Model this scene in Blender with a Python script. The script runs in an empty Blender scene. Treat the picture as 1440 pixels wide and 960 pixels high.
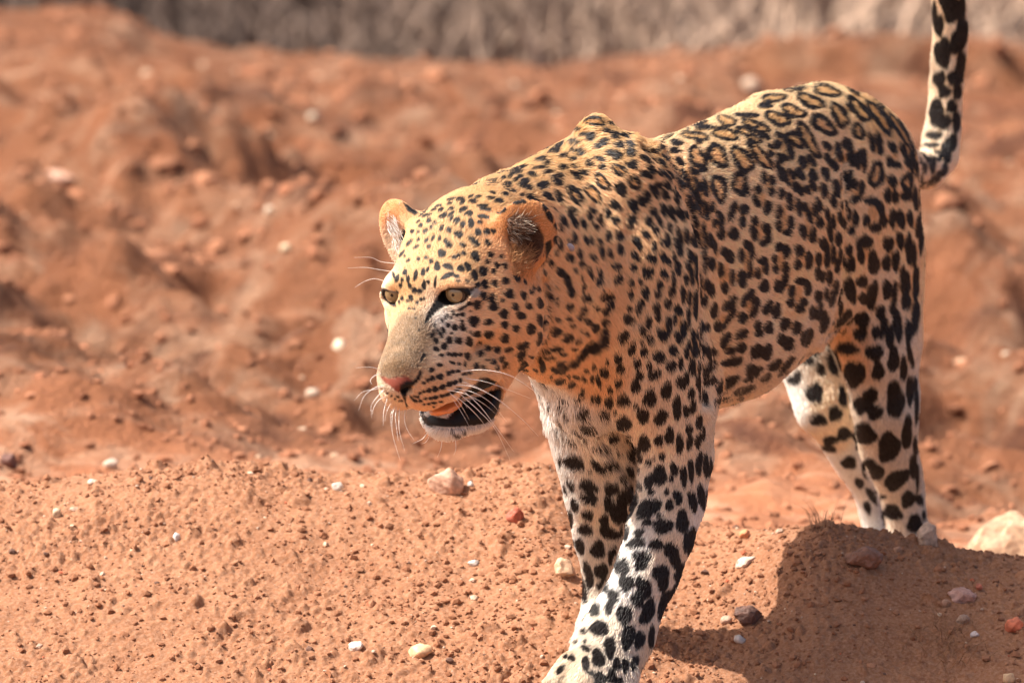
import bpy, math, random, numpy as np
from mathutils import Vector, Matrix
from mathutils.bvhtree import BVHTree
random.seed(7); rng = np.random.default_rng(7)
SC = bpy.context.scene
COL = SC.collection
# ---------------------------------------------------------------- camera
FPX = 9600.0                       # focal length in photo pixels (photo 1440 x 960)
CAMP = math.radians(13.0)
DIST = 8.0
Fv = np.array([0, math.cos(CAMP), -math.sin(CAMP)]); Rv = np.array([1., 0, 0]); Uv = np.array([0, math.sin(CAMP), math.cos(CAMP)])
# the point (x 0.06, y -0.05, z 0) stands at pixel (850, 965)
_d = Fv + (850-720)/FPX*Rv + (480-965)/FPX*Uv
_t = DIST/_d[1]
CAM = np.array([0.0, -0.05, 0.0]) - _d*_t; CAM[0] = 0.0
cd = bpy.data.cameras.new('camera'); cam = bpy.data.objects.new('camera', cd); COL.objects.link(cam)
cam.location = CAM; cam.rotation_euler = (math.pi/2-CAMP, 0, 0)
cd.sensor_width = 36; cd.lens = FPX/1440*36; cd.clip_start = .5; cd.clip_end = 500
cd.dof.use_dof = True; cd.dof.focus_distance = 8.12; cd.dof.aperture_fstop = 6.4
SC.camera = cam
# ---------------------------------------------------------------- light
SUN_EL, SUN_AZ = math.radians(54), math.radians(-87)      # azimuth from +Y towards +X (negative: from the left, behind)
sd = np.array([math.cos(SUN_EL)*math.sin(SUN_AZ), math.cos(SUN_EL)*math.cos(SUN_AZ), math.sin(SUN_EL)])
sl = bpy.data.lights.new('sun', 'SUN'); sl.energy = 4.4; sl.angle = math.radians(.53); sl.color = (1, .95, .87)
so = bpy.data.objects.new('sun', sl); COL.objects.link(so)
so.rotation_euler = Vector(sd).to_track_quat('Z', 'Y').to_euler()
w = bpy.data.worlds.new('World'); SC.world = w; w.use_nodes = True
nt = w.node_tree; sky = nt.nodes.new('ShaderNodeTexSky'); sky.sky_type = 'NISHITA'; sky.sun_disc = False
sky.sun_elevation = SUN_EL; sky.sun_rotation = SUN_AZ; sky.air_density = .8; sky.dust_density = 6; sky.ozone_density = .3
nt.links.new(sky.outputs[0], nt.nodes['Background'].inputs[0]); nt.nodes['Background'].inputs[1].default_value = .115
SC.view_settings.view_transform = 'Standard'; SC.view_settings.look = 'None'; SC.view_settings.exposure = 1.05
SC.render.engine = 'CYCLES'; SC.cycles.use_denoising = True; SC.cycles.max_bounces = 6; SC.cycles.pixel_filter_type = 'BLACKMAN_HARRIS'; SC.cycles.filter_width = 1.2
try: SC.cycles.denoising_prefilter = 'ACCURATE'
except Exception: pass

def P(px, py, y):
    d = Fv + (px-720)/FPX*Rv + (480-py)/FPX*Uv
    return CAM + d*((y-CAM[1])/d[1])
def scale_at(p):                   # photo pixels per metre at a point
    return FPX/float(np.dot(np.asarray(p)-CAM, Fv))
def proj(Q):
    D = Q-CAM; z = D@Fv
    return np.stack([720+FPX*(D@Rv)/z, 480-FPX*(D@Uv)/z], -1)
def sd_prim(pr, X):
    if pr[0] == 'g':                                   # chain of links, almost hard union
        d = sd_prim(pr[1][0], X)
        for l in pr[1][1:]:
            e = sd_prim(l, X); h = np.maximum(pr[2]-np.abs(d-e), 0)/pr[2]; d = np.minimum(d, e)-h*h*pr[2]/4
        return d
    if pr[0] == 'c':
        _, A, ra, B, rb, k, sq, ax, op = pr
        if sq != 1.:
            f = 1/sq-1
            X = X + ((X-A)@ax)[:, None]*(f*ax)[None]; B = B + np.dot(B-A, ax)*f*ax
        ba = B-A; l2 = ba@ba; rr = ra-rb; a2 = l2-rr*rr; il2 = 1/l2
        pa = X-A; y = pa@ba; z = y-l2
        x2 = np.maximum((pa**2).sum(1)*l2 - y*y, 0)*l2          # |pa*l2 - ba*y|^2
        y2 = y*y*l2; z2 = z*z*l2; kk = np.sign(rr)*rr*rr*x2
        d1 = np.sqrt(x2+z2)*il2-rb; d2 = np.sqrt(x2+y2)*il2-ra
        d3 = (np.sqrt(x2*max(a2, 1e-9)*il2)+y*rr)*il2-ra
        d = np.where(np.sign(z)*a2*z2 > kk, d1, np.where(np.sign(y)*a2*y2 < kk, d2, d3))
        if sq != 1.: d = d*(.5+.5*sq)
        return d
    _, c, r, fr, k, op = pr
    q = (X-c)@fr.T
    k0 = np.sqrt(((q/r)**2).sum(1)); k1 = np.sqrt(((q/(r*r))**2).sum(1))+1e-9
    return k0*(k0-1)/k1
def prim_box(pr, m):
    if pr[0] == 'g':
        b = [prim_box(l, m) for l in pr[1]]
        return np.min([q[0] for q in b], 0), np.max([q[1] for q in b], 0)
    if pr[0] == 'c':
        _, A, ra, B, rb = pr[:5]
        return np.minimum(A-ra, B-rb)-m, np.maximum(A+ra, B+rb)+m
    r = pr[2].max(); return pr[1]-r-m, pr[1]+r+m
def sdf(X, prims):
    d = np.full(len(X), .2, np.float64)
    for pr in prims:
        k = pr[3] if pr[0] == 'g' else pr[5] if pr[0] == 'c' else pr[4]
        lo, hi = prim_box(pr, k+.05)
        i = np.nonzero(((X > lo) & (X < hi)).all(1))[0]
        if not len(i): continue
        e = sd_prim(pr, X[i]); a = d[i]
        if pr[-1] == '-':
            e = -e; h = np.maximum(k-np.abs(a-e), 0)/max(k, 1e-6); d[i] = np.maximum(a, e)+h*h*k/4
        else:
            h = np.maximum(k-np.abs(a-e), 0)/max(k, 1e-6); d[i] = np.minimum(a, e)-h*h*k/4
    return d
def mesh_sdf(prims, vx):
    import openvdb
    bl = [prim_box(p, .02) for p in prims if p[-1] != '-']
    lo = np.min([b[0] for b in bl], 0); hi = np.max([b[1] for b in bl], 0)
    BS = 8; nb = np.ceil((hi-lo)/(vx*BS)).astype(int); n = nb*BS
    gi = np.stack(np.meshgrid(*[np.arange(m) for m in nb], indexing='ij'), -1).reshape(-1, 3)
    dc = sdf(lo+(gi*BS+(BS-1)/2)*vx, prims)
    near = np.abs(dc) < vx*BS*1.25+.004
    full = np.empty((nb[0], nb[1], nb[2], BS, BS, BS), np.float32)
    full[:] = np.where(dc > 0, .02, -.02).reshape(nb)[..., None, None, None]
    act = gi[near]; off = np.stack(np.meshgrid(*[np.arange(BS)]*3, indexing='ij'), -1).reshape(-1, 3)
    for s in range(0, len(act), 2500):
        a = act[s:s+2500]
        X = lo+((a[:, None]*BS+off[None])*vx).reshape(-1, 3)
        full[a[:, 0], a[:, 1], a[:, 2]] = sdf(X, prims).reshape(-1, BS, BS, BS)
    arr = full.transpose(0, 3, 1, 4, 2, 5).reshape(n)
    g = openvdb.FloatGrid(.02); g.copyFromArray(np.ascontiguousarray(arr))
    v, q = g.convertToQuads(0.)[:2]
    return np.asarray(v, np.float64)*vx+lo, np.asarray(q)[:, ::-1]
def np_mesh(name, V, Fq):
    me = bpy.data.meshes.new(name); me.vertices.add(len(V)); me.vertices.foreach_set('co', np.asarray(V, np.float32).ravel())
    k = Fq.shape[1]; me.loops.add(Fq.size); me.loops.foreach_set('vertex_index', np.asarray(Fq, np.int32).ravel())
    me.polygons.add(len(Fq)); me.polygons.foreach_set('loop_start', np.arange(0, Fq.size, k, dtype=np.int32))
    me.update(calc_edges=True); me.validate(); me.shade_smooth()
    return me
# ---------------------------------------------------------------- leopard body as one smooth implicit surface
def nrm(v): v = np.asarray(v, float); return v/np.linalg.norm(v)
YAW = math.radians(33)
HV = np.array([-math.sin(YAW), -math.cos(YAW), 0.]); LV = np.array([math.cos(YAW), -math.sin(YAW), 0.]); ZV = np.array([0., 0, 1])
PR = []
def cap(a, ra, b, rb, k=.03, sq=1., ax=None, op='+'):
    """round cone; a, b = (px, py, world y) with radii in photo pixels; sq squashes along ax (default across the body)"""
    A = P(*a); B = P(*b)
    PR.append(('c', A, ra/scale_at(A), B, rb/scale_at(B), k, sq, LV if ax is None else nrm(ax), op))
def chain(pts, k=.03, sq=1., ax=None):
    links = []
    for (a, b) in zip(pts[:-1], pts[1:]):
        cap(a[:3], a[3], b[:3], b[3], k, sq, ax); links.append(PR.pop())
    PR.append(('g', links, .004, k, '+'))
def ell(c, r, fr, k=.03, op='+'):
    """ellipsoid; c world point, r metres, fr 3x3 rows = axes"""
    PR.append(('e', np.asarray(c, float), np.asarray(r, float), np.asarray(fr, float), k, op))
def rot(ax, ang):
    ax = nrm(ax); K = np.array([[0, -ax[2], ax[1]], [ax[2], 0, -ax[0]], [-ax[1], ax[0], 0]])
    return np.eye(3)+math.sin(ang)*K+(1-math.cos(ang))*K@K
BODY = np.array([HV, LV, ZV])
# torso
chain([(862,402,.04,166),(1010,378,.26,174),(1110,330,.44,152),(1170,290,.54,146)], k=.06, sq=.70)
chain([(850,300,.10,78),(905,280,.14,66),(1000,243,.28,66),(1090,198,.44,68),(1150,192,.55,70),(1210,220,.66,66)], k=.05, sq=.95)
# belly
chain([(960,470,.12,98),(1040,470,.27,80),(1110,425,.40,66),(1165,380,.5,56)], k=.05, sq=.9)
# neck
chain([(862,365,.06,135),(790,372,-.06,112),(715,375,-.18,92)], k=.05, sq=.9)
chain([(850,430,.0,120),(790,440,-.10,92),(735,450,-.20,66)], k=.05, sq=.9)
chain([(845,246,.10,52),(780,270,.0,50),(725,298,-.12,52),(680,322,-.24,52)], k=.06)
# breast
chain([(840,500,.0,76),(826,556,-.02,50)], k=.04)
# near shoulder and foreleg
cap((838,196,.04),34,(880,300,.0),72,.035,.7)
cap((880,300,.0),78,(905,430,-.03),86,.04,.62)
cap((905,430,-.03),82,(925,520,-.04),76,.05,.66)
cap((955,400,.03),56,(972,540,.02),42,.025,.7)
chain([(925,500,-.04,72),(946,590,-.03,62),(950,645,-.03,56),(943,703,-.04,52),(929,750,-.055,51),(910,804,-.07,49),(889,850,-.09,46),(871,890,-.10,45)], k=.03, sq=.85)
cap((972,560,.03),34,(972,630,.0),24,.035,.8)
chain([(868,895,-.105,44),(852,925,-.13,50),(838,955,-.17,46)], k=.03)
for q,(x,y,d,x2,y2,d2) in enumerate([(804,936,-.165,778,966,-.20),(826,948,-.185,802,984,-.22),(858,955,-.185,844,990,-.22),(880,948,-.17,872,982,-.20)]):
    cap((x,y,d),19,(x2,y2,d2),16,.010)
# far foreleg
chain([(815,520,.06,68),(826,610,.07,53),(840,690,.08,47),(847,760,.10,38),(851,810,.115,33),(849,850,.11,32),(845,880,.09,34),(840,892,.05,34)], k=.03, sq=.9)
chain([(850,590,.04,46),(864,650,.06,34),(866,700,.08,24)], k=.03)
for (x,y,d,x2,y2,d2) in [(824,894,.04,814,902,.015),(836,897,.035,828,907,.005),(850,897,.04,845,906,.01)]:
    cap((x,y,d),13,(x2,y2,d2),12,.008)
# near hind leg
cap((1200,245,.60),80,(1218,370,.56),90,.05,.75)
cap((1218,370,.56),86,(1236,470,.53),64,.03,.7)
cap((1240,400,.60),56,(1250,500,.60),40,.04,.8)
chain([(1232,470,.54,60),(1244,560,.56,54),(1250,620,.60,44),(1268,690,.66,34),(1276,740,.67,31),(1272,790,.66,30),(1262,815,.63,34),(1252,822,.59,32)], k=.03, sq=.85)
for (x,y,d,x2,y2,d2) in [(1236,820,.58,1226,836,.54),(1250,824,.57,1242,842,.53),(1266,824,.58,1260,842,.54)]:
    cap((x,y,d),14,(x2,y2,d2),12,.010)
# far hind leg
chain([(1150,400,.78,85),(1150,500,.72,60),(1164,560,.70,52),(1192,620,.74,35),(1222,690,.82,23),(1233,740,.83,21),(1233,775,.82,26),(1225,785,.78,28)], k=.03, sq=.85)
# tail
chain([(1225,215,.66,50),(1272,238,.76,30),(1303,240,.84,25),(1320,222,.88,25),(1324,190,.90,25),(1331,120,.92,24),(1335,40,.93,23),(1333,-60,.93,23),(1318,-160,.92,21),(1290,-230,.91,17)], k=.02)
# ------------- head, in its own frame: f forward, l to the leopard's left, u up (millimetres from between the eyes)
TH, PH = math.radians(30), math.radians(22)
def cam2w(v): return v[0]*Rv + v[1]*Uv - v[2]*Fv
hf = cam2w((-math.sin(TH)*math.cos(PH), -math.sin(PH), math.cos(TH)*math.cos(PH)))
hu = cam2w((-math.sin(TH)*math.sin(PH), math.cos(PH), math.cos(TH)*math.sin(PH)))
hl = np.cross(hu, hf)
HO = P(609, 418, -.36); HS = 1.36/scale_at(HO)
HF = np.array([hf, hl, hu])
def H(f, l, u): return HO + HS*(f*hf + l*hl + u*hu)
def hfr(yaw=0, pitch=0, roll=0):
    fr = HF
    if roll: fr = fr@rot(hf, math.radians(roll)).T
    if pitch: fr = fr@rot(hl, math.radians(pitch)).T
    if yaw: fr = fr@rot(hu, math.radians(yaw)).T
    return fr
def hell(c, r, k=.015, op='+', **kw):
    ell(H(*c), np.array(r)*HS, hfr(**kw), k, op)
def hcap(a, ra, b, rb, k=.015, sq=1., ax=None, op='+'):
    PR.append(('c', H(*a), ra*HS, H(*b), rb*HS, k, sq, hl if ax is None else nrm(ax), op))
hell((-72,0,2),(82,68,64),.03)
hell((-92,0,22),(70,56,52),.03)
hell((-18,0,12),(44,50,34),.02)
for s in (-1,1):
    hell((-42,s*50,-28),(48,24,32),.03)
    hell((-72,s*43,-58),(50,28,38),.03)
    hell((8,s*28,20),(16,18,9),.015,yaw=s*20)
    hell((3,s*35,5),(21,22,19),.01)                      # lids
    hcap((20,s*22,-38),22,(70,s*16,-60),20,.02)
    hcap((62,s*16,-74),20,(0,s*36,-82),22,.02)
    hell((8,s*28,-22),(22,20,18),.02)
    hell((70,s*14,-72),(30,17,20),.012)                  # whisker pads
hcap((5,0,-8),32,(86,0,-48),24,.02)
hell((100,0,-56),(14,17,12),.008)                        # nose
# lower jaw, open
for s in (-1,1):
    hcap((-40,s*26,-92),18,(-14,s*22,-122),17,.01)
    hcap((-14,s*22,-122),18,(0,s*20,-127),19,.012)
    hcap((-2,s*20,-128),18,(24,s*9,-130),13,.012)
hcap((14,0,-131),16,(27,0,-130),13,.012)
hell((-66,0,-80),(50,48,36),.04)
hell((48,0,-106),(44,22,8),.006,'-',pitch=0)
hell((6,38,-110),(32,20,12.5),.006,'-',pitch=14)
hell((4,-40,-112),(24,18,11),.008,'-',pitch=20)
for s in (-1,1):
    # ears
    ey = 40 if s > 0 else 20
    hell((-82,s*64,28),(20,26,30),.02,yaw=s*ey)
    hell((-84,s*74,40),(10,33,36),.012,yaw=s*ey)
    hell((-70 if s > 0 else -66,s*(86 if s > 0 else 80),38),(17,25,29),.006,'-',yaw=s*ey)
    hell((21,s*36.5,8.5),(16,15.5,7.6),.003,'-',roll=-s*17)      # eye opening
    hell((104,s*12,-60),(7,5,4),.004,'-',yaw=-s*30)      # nostril
# ---------------------------------------------------------------- the coat: markings traced spot by spot
# block: (x0, y0, s) then "x y rx ry [angle]" in 1/s pixels from (x0, y0); r = ring with stroke width, w = warm patch
SPOTS = {
(520,260,6): """480 258 42 12 -15;540 212 25 9 -20;580 178 30 8 -20;600 212 28 16 -35;690 120 38 9 -15;672 160 26 10 -20;765 122 36 16 -5;780 150 25 12 -30;870 140 36 16;915 100 30 10 -10;850 98 22 10 -20;790 208 42 17 -30;690 200 26 12 -20;620 262 40 18 -30;685 250 35 10 -40;830 235 34 10 -30;850 255 25 9 -25;940 178 32 13;940 268 26 16;932 318 22 13 -10;735 305 30 22 -40;690 285 25 10 -60;785 338 20 30 15;858 328 18 38;668 384 24 24;605 370 15 28 30;550 322 15 12;500 305 25 18 -45;430 345 22 14 -45;410 310 20 9 -40;470 392 26 16 -35;360 395 18 16 -50;410 402 14 8 -30;335 490 36 13 -45;520 360 12 18 20;480 470 26 12 -55;535 450 12 24 20;588 456 14 20 20;410 465 20 10 -50;395 525 28 9 -35;500 522 20 14 -20;270 585 38 10 -50;325 640 20 12 -50;295 605 12 8 -50;412 628 16 14 -20;750 420 38 28 15;660 498 45 24 50;608 580 34 34;785 510 28 15 30;875 475 50 20 45;915 402 24 30;892 605 44 26 60;795 578 22 17 40;750 598 18 12 30;715 614 22 16;478 616 18 14;518 645 18 20;570 690 24 40;663 690 46 24 20;770 708 30 26 30;828 692 24 40 -25;885 768 22 36 -10;660 768 60 20 -25;730 770 28 14 10;945 725 22 38;906 845 18 18;748 812 20 6;825 812 16 8 10;300 742 16 26 15;390 765 14 44 10;452 738 16 34 5;490 716 12 20 15;232 795 14 34 20;275 805 12 18;262 850 14 18;325 800 12 30;340 855 14 24 -20;380 895 22 24;425 900 22 20;460 850 16 40;495 822 12 18 -20;555 820 8 50 5;205 770 10 30 -15;230 915 16 16 30;345 945 18 16""",
(520,380,6): """275 240 12 16 20;350 246 16 16;402 275 12 14;435 247 10 14;460 245 8 14;320 262 12 10;250 270 8 16;375 328 14 9;335 325 12 8;390 408 10 6;415 505 6 10;905 292 32 38;840 282 26 16 -10;780 318 44 10 -25;845 345 10 6;780 372 22 16;735 378 16 14;700 345 12 8 -30;700 372 10 12;680 395 8 10;878 430 42 44;780 430 12 9;718 482 24 24;785 482 24 36 -20;660 465 16 20 -20;622 508 14 28 -25;600 545 12 28 -25;558 595 20 26 -30;672 590 28 32 -30;748 595 32 28 20;838 602 28 42 -15;905 540 34 24 -10;930 612 14 12;630 642 28 28;560 665 30 18 10;608 714 20 12;665 708 18 14;715 712 28 18;765 710 20 14;825 725 22 32 -15;935 705 24 26;690 530 14 8;850 522 12 6 -20;590 800 24 12 5;525 842 20 14 -30;700 780 26 10 25;755 790 12 14;805 790 10 22;900 812 20 28 10;640 400 6 16 -15;610 425 6 18 -15;655 380 6 10;545 470 8 22 -15;520 550 12 18 -20;540 530 8 20;575 520 6 20 -20;455 720 14 20 30;435 755 10 20 20;405 810 8 8""",
(520,490,6): """665 208 20 20;700 196 22 14;745 190 18 12;800 215 22 10;845 205 10 16;593 236 28 22;527 250 24 20;487 265 14 16;455 288 14 10;522 180 18 16 -30;590 142 22 12;765 268 14 18;715 288 28 18 -20;670 302 24 20;612 325 28 22 -20;550 342 26 24;497 354 20 20;455 362 16 10;422 376 14 10;745 345 28 14 -25;700 370 25 14 -15;655 388 22 12 -15;610 400 22 14;555 412 24 14;510 418 16 12;468 424 16 10;425 440 16 9;405 408 12 10;375 405 10 8;345 408 6 8;385 440 16 10 20;360 425 8 8;545 458 22 9;500 468 14 7;460 472 12 7;600 450 18 8;540 492 10 6;185 400 8 8;240 408 16 6 20;250 440 12 6;215 425 8 6;270 440 10 8;150 380 8 5;740 740 30 16 20;700 720 16 10;800 720 16 10""",
(660,380,6): """118 15 32 36;205 15 14 18;45 40 26 42 -10;70 125 22 22;130 120 30 36;218 115 22 32 -15;305 90 28 30;405 65 24 34 -25;470 95 12 22 -30;545 150 12 16;525 185 18 18 30;588 160 16 24 -10;338 200 36 40 -25;460 212 24 36 -20;118 215 28 36 -10;190 235 30 42;202 305 38 42;282 255 16 14;390 310 26 34 -20;435 382 42 28 25;505 305 24 32 -40;600 280 26 48 -15;598 425 22 56 -10;292 370 36 42;298 462 28 32 -20;395 490 28 30;520 495 36 46;600 560 20 36;600 610 36 24 -10;160 440 38 26 -10;60 540 34 22 -10;165 543 38 32 -10;298 575 36 40;10 610 16 36;90 610 14 10;158 658 22 24;92 705 24 24;235 670 32 28 -20;332 670 34 20 -15;455 640 54 28 -20;435 708 46 22 -30;735 522 46 38 -20;835 575 50 34 -20;635 695 48 24 -5;735 668 56 20 -5;795 712 34 12;205 772 22 24;275 750 20 28 30;305 800 20 36 35;60 810 20 28;118 820 16 20;150 758 10 8;240 825 14 22 30;460 850 40 80 5;445 740 40 10 -50;540 740 40 9 20;615 740 60 10 10;700 740 30 10;615 805 24 60 -15;560 845 22 10 20;750 845 60 28 10;810 825 40 18 10;885 790 50 26 -20;940 740 40 24 -40;770 938 45 22 -15;840 900 14 10 20;910 905 30 12 15;690 905 12 14;855 310 30 28 -40;845 412 20 18;750 418 20 14;880 474 26 12 -25;945 390 20 44 20;930 605 30 12 -30;895 670 26 12 -15;770 15 30 40 -30;830 90 26 60 -15;860 185 28 38 -10;740 270 8 20 20;745 155 8 8;695 230 16 30;660 215 12 26 -15;640 20 10 28 -20;670 140 8 26 -10;680 330 12 26;685 395 10 28;655 450 12 20""",
(660,260,6): """195 65 26 12 10;305 75 30 14 5;180 110 32 14 5;250 135 40 20 5;30 140 36 14;75 100 28 8 -10;110 175 44 12;140 208 44 14 5;125 268 48 16 10;90 318 24 12 -10;15 325 24 40;10 240 20 18 -20;275 218 42 22 -25;405 148 38 18 5;460 140 24 12 30;450 95 24 22 30;515 100 26 24;75 400 26 28 -20;150 395 28 26 30;205 395 24 18 35;40 480 60 22 40;155 490 20 24 -30;52 605 30 42 -30;178 590 26 22 30;270 605 16 16;155 650 16 18;235 680 22 28 -30;302 685 20 26 -20;205 730 16 24 -20;118 730 34 38;320 15 36 16 10;350 45 40 12 20;440 10 40 10 20;495 25 36 14 20;605 10 34 16;665 95 52 26 35;755 75 46 18 50;770 130 20 30;640 190 22 30 -20;700 205 40 14 15;680 270 22 50 -25;755 350 36 34 20;800 305 24 48 -25;885 40 60 20 10;930 90 22 60 -20;850 80 16 50 -10;890 135 50 18 40;865 215 36 26;845 245 18 26;890 315 26 44 -25;750 490 34 58 -25;890 450 20 44 -15;855 480 22 20 30;845 610 34 32 20;735 580 16 22;692 665 24 28;770 735 30 42 -30;935 585 20 40;900 720 18 18;945 670 18 26""",
(640,160,6): """300 575 50 18 -20;345 590 36 12 -5;410 540 26 12 -20;465 530 20 14 -20;535 460 75 16 -22;515 495 60 12 -10;480 490 20 14;550 530 26 14 -20;510 555 20 16;595 565 34 20 5;440 600 40 24 -10;480 645 40 12 20;600 600 60 12 20;630 630 24 14 20;650 512 40 20 15;725 380 50 18 -15;715 455 60 12 -8;770 410 26 24 20;785 488 36 16 -10;850 290 80 16 -32;850 315 40 20 -10;910 355 36 16 -10;910 450 36 24;745 600 52 26 -5;730 610 30 30;840 555 22 46 -30;885 580 24 28;890 515 34 16 40""",
(780,150,6): """r 340 125 80 38 5 22;478 142 26 14 15;225 100 24 12 -30;175 195 40 16;120 235 30 10 -30;35 325 44 16 -40;25 365 26 16 -10;235 235 32 14 -10;303 255 42 36 -20;165 298 54 20 10;160 368 34 16 10;220 388 34 30 20;75 412 34 16 -10;148 440 36 18;68 510 30 22;165 503 24 18;440 208 34 20 10;510 240 38 32 10;595 245 44 16 30;415 298 38 32 -20;365 335 36 20 -10;545 322 46 28 5;640 318 42 24 40;460 388 32 26;525 412 42 38 10;640 385 42 34 10;655 488 50 38 10;375 440 44 20 15;290 480 36 28 60;400 508 32 28;r 545 538 62 42 25 30;45 578 34 18 40;30 635 34 28;160 570 44 14 40;195 590 28 32;245 555 38 22 15;r 400 635 85 42 50 30;r 170 740 90 44 45 30;r 325 735 86 46 50 24;35 760 24 60 -20;555 695 42 62 -30;r 675 645 48 55 -30 30;790 575 46 24 30;740 570 24 22;745 430 26 16 20;795 465 30 16 35;820 535 48 22 45;780 760 30 50 -15;735 800 26 54 -35;665 835 38 64 -30;510 835 54 34 30;r 145 880 40 34 0 26;310 880 40 22 -10;300 930 20 30;845 715 28 70 -33""",
(780,290,6): """75 125 18 50 -25;35 175 40 26 30;165 130 22 50 -25;245 148 22 44 -20;390 115 16 48;350 172 30 20 45;295 60 18 50 5;320 35 36 20;450 62 26 46 -15;515 120 34 32 10;655 112 40 36 10;640 170 28 24;835 50 32 34;795 130 28 46 -10;885 125 16 44 -20;855 205 26 34 -20;455 250 24 54 5;550 250 30 42 -20;770 235 44 22 50;690 290 30 44 -15;720 340 20 30 -10;172 270 22 42 -15;265 285 18 46 -25;310 288 20 32 -20;385 300 18 30 -30;28 300 24 44 -20;50 340 20 28 -20;15 400 16 22;215 402 22 42;130 438 34 30 30;330 435 26 32 -20;400 390 24 50 -8;468 395 20 42 -12;555 362 28 46 -5;840 345 20 46;915 305 20 30;945 280 14 50;675 415 24 38 -10;712 450 14 20;815 440 48 28 30;845 450 18 34;925 435 22 48 -20;525 512 42 30 5;668 520 28 28;235 490 28 22 30;178 543 16 18;298 550 20 36;322 598 16 20 -20;388 568 20 36 -5;378 635 30 34 15;540 620 44 30 -45;650 648 22 34 5;765 560 22 44 -10;808 562 26 46 10;728 635 16 20;925 578 26 42 -30;45 555 30 34 -20;110 625 26 54 -15;140 720 30 44 -15;232 610 8 20;248 690 10 44 10;275 778 44 28 5;452 772 62 32 -5;645 750 22 34 -5;768 730 28 56 -5;890 665 24 34 -20;870 740 24 36;135 852 32 28 -30;358 868 26 18;470 845 40 26 -30;435 890 36 30 -20;632 862 22 24;730 825 28 36 20;708 880 24 36;862 850 30 34;872 925 22 44;945 825 16 40;25 800 8 26 20;240 895 18 50 30;415 710 10 10""",
(780,430,6): """240 60 22 54 25;220 108 20 20;125 112 22 20;30 118 22 18;160 172 26 14 -20;10 215 24 30 20;285 135 30 26;345 188 34 38 -20;428 138 34 28 -10;430 215 26 34;415 300 42 64 8;278 242 20 20 -20;232 213 12 8;115 275 50 34 -20;208 305 28 16 -35;172 372 22 12 -10;345 370 40 40;310 340 60 30 -35;270 385 60 34 -40;225 435 44 26 -30;165 495 48 28 -20;75 520 44 26 10;40 550 50 24 10;75 413 32 12;30 368 38 20 -5;60 480 40 8 -10;625 112 50 38 15;580 265 36 56 25;600 245 32 26;655 365 28 56 15;795 140 24 56 8;745 215 26 42 -5;808 292 28 38 -5;895 240 22 46 -25;925 275 24 30 20;535 448 32 40 10;558 535 38 38;422 568 36 44 -25;442 478 16 22;332 520 20 24;268 550 18 16;698 490 30 44;755 388 30 40 -10;740 310 12 14;880 430 46 46;800 508 20 32;845 580 56 36 -20;715 595 28 40 25;682 680 40 54;540 655 32 36;468 708 22 30;372 640 20 52 -15;318 622 16 32 5;45 640 42 26 -10;145 668 34 26 -25;120 600 14 12;185 608 32 10 15;250 620 28 12 40;235 712 18 18;225 755 28 12 -5;190 805 36 12 5;365 790 26 36 -10;318 785 12 30;460 820 34 48 -10;580 800 58 44 10;800 800 58 46 10;815 735 28 36;690 848 22 20;745 920 48 48 10;240 915 58 38 5;425 925 44 36 20;515 900 12 14""",
(900,150,6): """515 125 60 18 -10;545 175 86 22;390 195 30 14 -20;r 720 235 104 48 15 20;r 730 120 80 40 20 16;885 72 80 16;r 900 215 100 30 15 12;r 930 145 70 26 20 14;r 470 250 110 30 8 20;310 305 50 24 10;190 340 30 20 -10;290 372 48 22;495 300 26 16 10;220 260 60 14 -20;r 485 430 100 64 55 32;r 655 415 112 70 55 36;r 865 450 120 72 55 36;930 320 40 30 40;455 548 46 24 25;530 525 30 30;r 668 690 62 112 -12 38;480 655 24 64 -25;548 685 26 76 -10;w 512 660 20 40;r 845 655 66 100 -15 36;120 375 28 14 20;40 435 50 20 30;185 475 48 20 40;95 530 40 24 45;60 575 50 24 30;225 435 40 14 20;335 465 44 24 45;285 515 40 16 50;190 560 34 28 30;255 590 24 50 -25;380 580 22 60 -30;345 630 24 70 -30;160 665 34 24 20;230 665 22 44 -35;325 725 30 56 -20;215 745 26 44 -25;310 790 16 36 -40;430 700 16 80 -25;435 820 24 76 -25;490 820 14 110 -15;500 760 10 70 -20;205 875 28 56 -20;270 900 24 70 -20;340 905 26 66 -30;420 910 30 56 -35;560 880 24 80 -8;612 850 20 44 -8;675 925 24 46 -25;770 900 24 70 10;795 845 22 40;878 868 40 38""",
(900,290,6): """198 305 20 26;235 295 18 66 -5;255 180 18 40 -8;335 265 20 86 -10;325 350 22 80 -20;395 255 20 66 -8;472 280 36 72 -8;460 120 24 76 -25;630 145 18 40;680 110 26 60 -10;685 230 30 52 5;545 240 14 100 -6;598 290 24 60 -10;630 340 18 60 -10;790 235 44 52 -20;862 135 26 48;710 380 30 34;755 425 38 56 -20;605 485 30 56 -8;545 400 14 80;548 510 12 50;430 420 22 60 -18;475 460 12 50;410 510 20 50 -15;440 600 14 70 -5;323 520 24 60 -5;290 430 14 40 -5;200 430 22 44 -30;240 465 18 34 -25;208 575 24 44 -30;285 610 12 60 -5;275 710 24 60 10;240 825 28 38;392 620 18 44 -5;365 745 20 66 -3;418 780 12 70;482 560 14 70;508 680 14 110;470 830 18 120;568 665 28 50;605 710 26 56;545 800 26 50 5;683 540 22 60;778 600 20 66;715 690 30 48 -5;858 420 22 56;902 325 26 40 -25;938 370 20 70 -8;930 540 18 72;865 620 32 70 -3;950 210 20 60 -5;w 640 400 20 40;w 730 560 26 90;w 900 470 26 90;w 700 620 30 50;325 880 30 46 -30;408 910 14 50;625 880 28 64 5;730 845 30 44 30;785 795 30 40 20;885 790 24 60 20;930 735 24 40 20;775 900 20 60 20;950 890 16 60 10""",
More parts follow.
